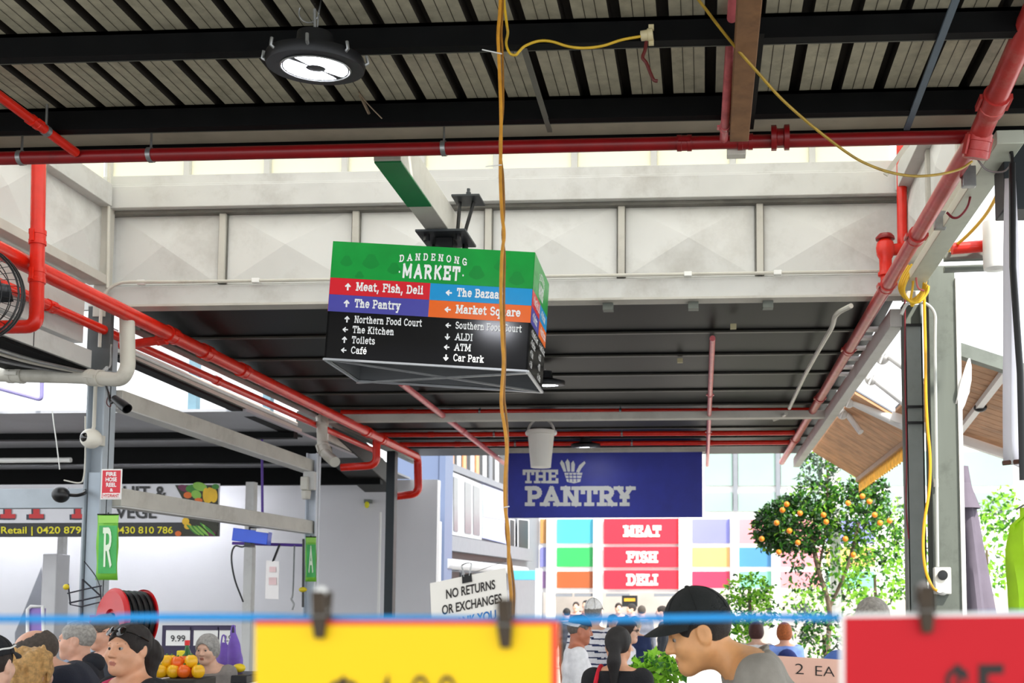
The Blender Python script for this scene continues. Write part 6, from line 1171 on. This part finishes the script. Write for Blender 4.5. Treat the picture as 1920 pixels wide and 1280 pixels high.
solo(tb, 'stall_table', mat('stall wood', '8A6A48', .6, var=.15), 'stall table holding the yellow and orange peppers', 'table')
GB = mat('bottle green', '1E5A22', .2, var=.05); t = thing('bottle', 'dark green bottle with a red cap at the back of the stall', 'bottle', V((W(350, 1240, 7.45).x, 7.45, zt_))); p = t.location; h_ = W(350, 1200, 7.45).z-zt_
m = MB(); m.lathe([(0, 0), (.035, 0), (.035, h_*.7), (.014, h_*.85), (.014, h_*.95), (0, h_*.95)], 16, p); m.build('glass', GB, t); m = MB(); m.lathe([(.017, h_*.9), (.018, h_), (0, h_)], 12, p); m.build('cap', mat('cap red', 'C82020', .4), t)
m = MB(); m.box(V((W(336, 1220, 7.4).x-.03, 7.42, zt_)), V((W(336, 1220, 7.4).x+.03, 7.48, W(336, 1219, 7.45).z))); solo(m, 'yellow_packet', mat('packet yellow', 'E8D818', .4), 'yellow packet standing beside the dark green bottle', 'packet', bevel=.006)
rs = random.Random(4); PY = mat('pepper yellow', 'F0B818', .3, var=.08); PO = mat('pepper orange', 'F06A1C', .3, var=.08); GPW = mat('pepper stalk', '4A7A2A', .5)
pep = [(303+rs.uniform(-3, 3)+i*11, 6.9+.06*(i % 2), 0) for i in range(7)]+[(310+rs.uniform(-2, 2)+i*11.5, 6.93+.05*(i % 2), .8+rs.uniform(0, .25)) for i in range(5)]
for i, (px, Y, lv) in enumerate(pep):
    x = W(px, 1260, Y).x; org = i in (3, 4, 5, 9, 10); c = V((x, Y, zt_+.045+.062*lv+.12))
    m = MB(); vs = []; K, N = 9, 18
    for j in range(K+1):
        ph = math.pi*j/K
        for q in range(N): a = 2*math.pi*q/N; rr = .041*math.sin(ph)**.8*(1+.1*math.cos(4*a)); vs.append(c+V((rr*math.cos(a), rr*math.sin(a), -.045*math.cos(ph)-(.010 if j == K else 0))))
    m.add(vs, [(j*N+q, j*N+(q+1) % N, (j+1)*N+(q+1) % N, (j+1)*N+q) for j in range(K) for q in range(N)])
    t = thing('pepper', 'orange bell pepper heaped on the stall' if org else 'yellow bell pepper heaped on the stall', 'pepper', c-V((0, 0, .045)), 'orange peppers on the stall' if org else 'yellow peppers on the stall'); m.build('flesh', PO if org else PY, t); m = MB(); m.tube([c+V((0, 0, .03)), c+V((.004, 0, .052))], .006, 6); m.build('stalk', GPW, t)
m = MB(); m.box((a_.x+.1, 6.82, zt_), (b_.x-.35, 7.12, zt_+.12)); solo(m, 'crate', mat('crate black', '2A2620', .6), 'dark crate under the heap of peppers', 'crate', bevel=.01)
m = MB(); n_, k_ = 16, 10; cc_ = V((W(330, 1250, 7.3).x, 7.3, zt_))
vs = [cc_+V(((.09+.012*math.sin(3*a+j))*math.cos(a)*math.sin(math.pi*(j+.6)/(k_+1))**.6, (.07)*math.sin(a)*math.sin(math.pi*(j+.6)/(k_+1))**.6, .23*j/k_)) for j in range(k_+1) for a in [2*math.pi*i/n_ for i in range(n_)]]
m.add(vs, [(j*n_+i, j*n_+(i+1) % n_, (j+1)*n_+(i+1) % n_, (j+1)*n_+i) for j in range(k_) for i in range(n_)]+[tuple(range(n_))[::-1], tuple(range(k_*n_, (k_+1)*n_))]); solo(m, 'plastic_bag', mat('bag pale', 'D8CCC8', .35, var=.1, scale=15, trans=.2), 'pale plastic bag of garlic behind the peppers', 'bag')
for px, py0, py1, lb in ((437, 1186, 1258, 'purple plastic carrier bag hanging above the black tray, the larger one'), (419, 1204, 1256, 'smaller purple plastic carrier bag beside the larger one')):
    t = thing('carrier_bag', lb, 'bag', W(px, py1, 8.4), 'purple carrier bags'); m = MB(); vs = []; K = 10
    for j in range(K+1):
        k = j/K; y = py0+(py1-py0)*k; wd = (5+13*min(1, k*1.6))*8.4/2000; c = W(px+2*math.sin(k*4), y, 8.4)
        for i in range(16): a = 2*math.pi*i/16; vs.append(c+V((wd*math.cos(a)*(1+.1*math.sin(3*a+k*8)), wd*.45*math.sin(a), 0)))
    m.add(vs, [(j*16+i, j*16+(i+1) % 16, (j+1)*16+(i+1) % 16, (j+1)*16+i) for j in range(K) for i in range(16)]+[tuple(range(K*16, K*16+16)), tuple(range(16))[::-1]]); m.build('bag_body', mat('bag purple', '7A5AC0', .4, var=.12, scale=14), t)
    m = MB(); c = W(px, py0, 8.4); m.tube(smooth_path([c+V((-.02, 0, -.02)), c+V((-.01, 0, .05)), c+V((.01, 0, .05)), c+V((.02, 0, -.02))]), .006, 6); m.build('handle', mat('bag purple', '7A5AC0', .4), t)
m = MB(); a, b = W(414, 1259, 8.4), W(462, 1268, 8.0); m.box((a.x, 8.0, a.z-.06), (b.x, 8.5, a.z)); m.box((a.x+.1, 8.2, 0), (a.x+.16, 8.26, a.z-.06)); solo(m, 'tray_stand', mat('tray black', '1A1A20', .4), 'black tray stand under the purple carrier bags', 'stand', bevel=.006)
m = MB(); p = W(448, 1252, 8.2); m.ell(p, (.05, .05, .035)); solo(m, 'lemon', mat('lemon yellow', 'F2D21E', .4), 'single yellow lemon on the black tray stand', 'lemon')
# ---------------------------------------------------------------- foreground: string, cards, pegs, note
STR = mat('blue string', '1690D8', .4, var=.06)
pts = [W(px, py, 1.0) for px, py in ((-1800, 1150), (0, 1160), (240, 1157), (480, 1157), (600, 1160), (800, 1160), (950, 1162), (1150, 1160), (1400, 1157), (1600, 1158), (1735, 1158), (1960, 1150), (2500, 1146), (4400, 1110))]
m = MB(); m.tube(smooth_path(pts), .0038, 10); solo(m, 'blue_string', STR, 'blue string stretched across the front holding the price cards', 'string')
for sx, px, lb in ((-1, -1805, 'timber stall upright tying one end of the blue string, by the dark capped person'), (1, 4410, 'timber stall upright tying one end of the blue string, by the lime jacket')):
    p = W(px, 1150, 1.0); m = MB(); m.box((p.x-.02, .98, 0), (p.x+.02, 1.02, p.z+.015)); solo(m, 'stall_upright', RUST, lb, 'post')
YEL = mat('card yellow', 'F2C800', .5, var=.015, spec=.3); REDC = mat('card red', 'BE0016', .5, var=.03, spec=.3); ORB = mat('card orange edge', 'E0461E', .5, var=.03); INK = mat('ink', '1A120E', .6, var=0); INKB = mat('brown ink', '3A2408', .6, var=0)
def card(name, label, px0, py0, px1, py1, Y, m_, edge, slope=0):
    t = thing(name, label, 'price card', W((px0+px1)/2, py1, Y)); q = lambda px, py, k=0: W(px, py+(px-px0)*slope, Y-k)
    m = MB(); m.hexa([q(px0, py1), q(px1, py1), q(px1, py0), q(px0, py0)], (0, .004, 0)); m.build('card', m_, t, smooth=False)
    for nm, a in edge:
        m = MB(); m.hexa([q(a[0], a[3], .0004), q(a[2], a[3], .0004), q(a[2], a[1], .0004), q(a[0], a[1], .0004)], (0, .0003, 0)); m.build(nm, ORB if nm == 'orange_edge' else WHT, t, smooth=False)
    return t, q
t, q = card('price_card', 'large yellow price card reading $4.00 pegged to the blue string', 478, 1164, 1048, 1560, .985, YEL, [('orange_edge', (1033, 1164, 1048, 1560)), ('orange_edge', (478, 1163, 1033, 1172))])
m = MB(); put(m, bfont('$', -.012), lambda a, b: q(a, b, .0012), 612, 1372, 112, 62); put(m, bfont('4.00', -.018), lambda a, b: q(a, b, .0012), 694, 1372, 116, 164); m.build('lettering', INKB, t, smooth=False)
t, q = card('price_card', 'large red price card starting $5 pegged to the blue string', 1578, 1153, 2150, 1550, .975, REDC, [('white_edge', (1575, 1152, 1583, 1550)), ('white_edge', (1583, 1150, 2150, 1157))], -.01)
m = MB(); put(m, bfont('$', .02), lambda a, b: q(a, b, .0012), 1772, 1345, 100, 46); put(m, bfont('5.00', .02), lambda a, b: q(a, b, .0012), 1828, 1347, 103, 230); m.build('lettering', INK, t, smooth=False)
t, q = card('price_card', 'pale pink paper card reading 2 EA behind the red price card', 1440, 1228, 1610, 1400, 4.4, mat('card pink', 'EFC0AC', .7, var=.04), [], .06)
m = MB(); put(m, bfont('2', -.01), lambda a, b: q(a, b, .002), 1491, 1260, 21, 16); put(m, bfont('EA', -.01), lambda a, b: q(a, b, .002), 1529, 1261, 20, 36); m.build('lettering', INK, t, smooth=False)
m = MB(); m.tube([W(1450, 1390, 4.415), V((W(1450, 1400, 4.415).x, 4.415, 0))], .006, 6); m.tube([W(1600, 1390, 4.415), V((W(1600, 1400, 4.415).x, 4.415, 0))], .006, 6); m.build('stick', RUST, t)
WD = mat('peg wood', '3A2C1A', .6, var=.2, scale=60); WD2 = mat('peg pale wood', 'A08858', .6, var=.15, scale=60)
def peg(label, px, py0, py1, Y, tilt=0, m_=WD):
    t = thing('clothes_peg', label, 'peg', W(px, py1, Y), 'wooden pegs on the blue string'); k = Y/2000; top = W(px+tilt, py0, Y); bot = W(px, py1, Y); L = (bot-top)
    for sg in (-1, 1):
        m = MB(); a = [top+V((0, sg*.011, 0)), top+L*.45+V((0, sg*.006, 0)), top+L*.62+V((0, sg*.0065, 0)), bot+V((0, sg*.0055, 0))]
        w_ = [.0062, .0066, .0066, .0048]; d_ = [.0026, .0035, .0035, .002]; vs = []
        for p, ww, dd in zip(a, w_, d_): vs += [p+V((-ww, -dd, 0)), p+V((ww, -dd, 0)), p+V((ww, dd, 0)), p+V((-ww, dd, 0))]
        m.add(vs, [(0, 1, 2, 3), (15, 14, 13, 12)]+[(4*j+i, 4*(j+1)+i, 4*(j+1)+(i+1) % 4, 4*j+(i+1) % 4) for j in range(3) for i in range(4)]); m.build('prong', m_, t, bevel=.0012)
    m = MB(); c = top+L*.46
    for j in range(4): m.tube([c+V((-.0075+.004*j+.001*math.sin(a), .0035*math.cos(a), .0035*math.sin(a))) for a in [2*math.pi*i/12 for i in range(12)]], .0009, 5, closed=True)
    m.tube([c+V((-.0078, -.010, -.003)), c+V((.0078, -.010, -.003))], .0009, 5); m.build('spring', GALV, t)
peg('dark wooden peg on the yellow card, the one with a white highlight', 603, 1108, 1196, .985, 1)
m = MB(); m.ell(W(602, 1108, .985), (.0045, .012, .005)); solo(m, 'peg_tip_or_highlight', WHT, 'white blob standing for the highlight on top of a dark wooden peg', 'bead')  # highlight on the peg, put in as a white blob
peg('dark wooden peg on the yellow card below the hanging cords', 950, 1122, 1214, .985, -3); peg('dark wooden peg holding the red price card', 1736, 1098, 1186, .975, -3)
m = MB(); m.ell(W(1733, 1103, .975), (.005, .012, .0065)); solo(m, 'peg_tip_or_highlight', mat('smoky tip', 'B8B0AC', .4), 'small smoky tip on top of the peg of the red card', 'bead')  # small smoky tip set on the top of the peg
# note with a binder clip
YN = 3.7; t = thing('paper_notice', 'tilted white notice NO RETURNS OR EXCHANGES clipped beside the ochre cords', 'notice', W(884, 1240, YN)); sl_ = -.205
def nq(px, py, k=0): return W(px+(py-1090)*.045, py+(px-806)*sl_, YN-k)
m = MB(); m.hexa([nq(806, 1240), nq(948, 1240), nq(948, 1093), nq(806, 1093)], (0, .004, 0)); m.build('paper', mat('notice paper', 'ECE8E0', .6, var=.02), t, smooth=False)
m = MB(); L_ = lambda a, b: nq(a, b, .002)
put(m, bfont('NO RETURNS', .022), L_, 835, 1128, 17.5, 92); put(m, bfont('OR EXCHANGES', .022), L_, 826, 1156, 17.5, 112); m.build('lettering', INK, t, smooth=False); m = MB(); put(m, bfont('THANK YOU', .022), L_, 830, 1184, 17.5, 96); m.build('blue_lettering', mat('ink blue', '1E6AB0', .6), t, smooth=False)
t2 = thing('binder_clip', 'black binder clip with wire loops on top of the white notice', 'clip', nq(876, 1094)); m = MB()
a, b = nq(866, 1106, .008), nq(884, 1106, .008); c, d = nq(884, 1090, .0), nq(866, 1090, .0); m.add([a, b, c, d, a+V((0, .022, 0)), b+V((0, .022, 0)), c+V((0, .008, 0)), d+V((0, .008, 0))], [(0, 1, 2, 3), (7, 6, 5, 4), (0, 3, 7, 4), (1, 5, 6, 2), (2, 6, 7, 3)]); m.build('clip_body', BLK, t2, smooth=False)
for k in (-1, 1):
    m = MB(); e = V((0, .004+.007*k, 0)); m.tube(smooth_path([nq(870, 1094)+e, nq(868, 1082)+e, nq(866, 1073)+e, nq(872, 1070)+e, nq(880, 1070)+e, nq(884, 1073)+e, nq(882, 1082)+e, nq(880, 1094)+e], 4), .0013, 6); m.build('wire_loop', GALV, t2)
m = MB(); m.tube([nq(874, 1092)+V((0, .004, 0)), W(945, 1052, 3.89)], .0012, 5); solo(m, 'nylon_line', GALV, 'fine nylon line tying the binder clip to the ochre cords', 'line')
# unseen tube lamps, added to brighten the rear wall of the side hall
for x in (-11.4, -8.7):
    t = thing('added_tube_lamp', 'unseen added tube lamp under the side hall roof behind the %s half of the produce banner' % ('near' if x > -10 else 'far'), 'lamp', (x, 15.9, Z0+1.6), 'added tube lamps of the side hall')
    m = MB(); m.box((x-1.1, 15.85, Z0+1.64), (x+1.1, 15.95, Z0+1.7)); m.build('housing', WHT, t); m = MB(); m.tube([(x-1.05, 15.9, Z0+1.61), (x+1.05, 15.9, Z0+1.61)], .03, 10); m.build('tube', mat('added tube glow', 'F4F6FF', .5, var=0, emit=30), t)
    m = MB(); m.tube([(x, 15.9, Z0+1.7), (x, 15.9, Z0+1.955)], .01, 6); m.build('hanger', GALV, t)
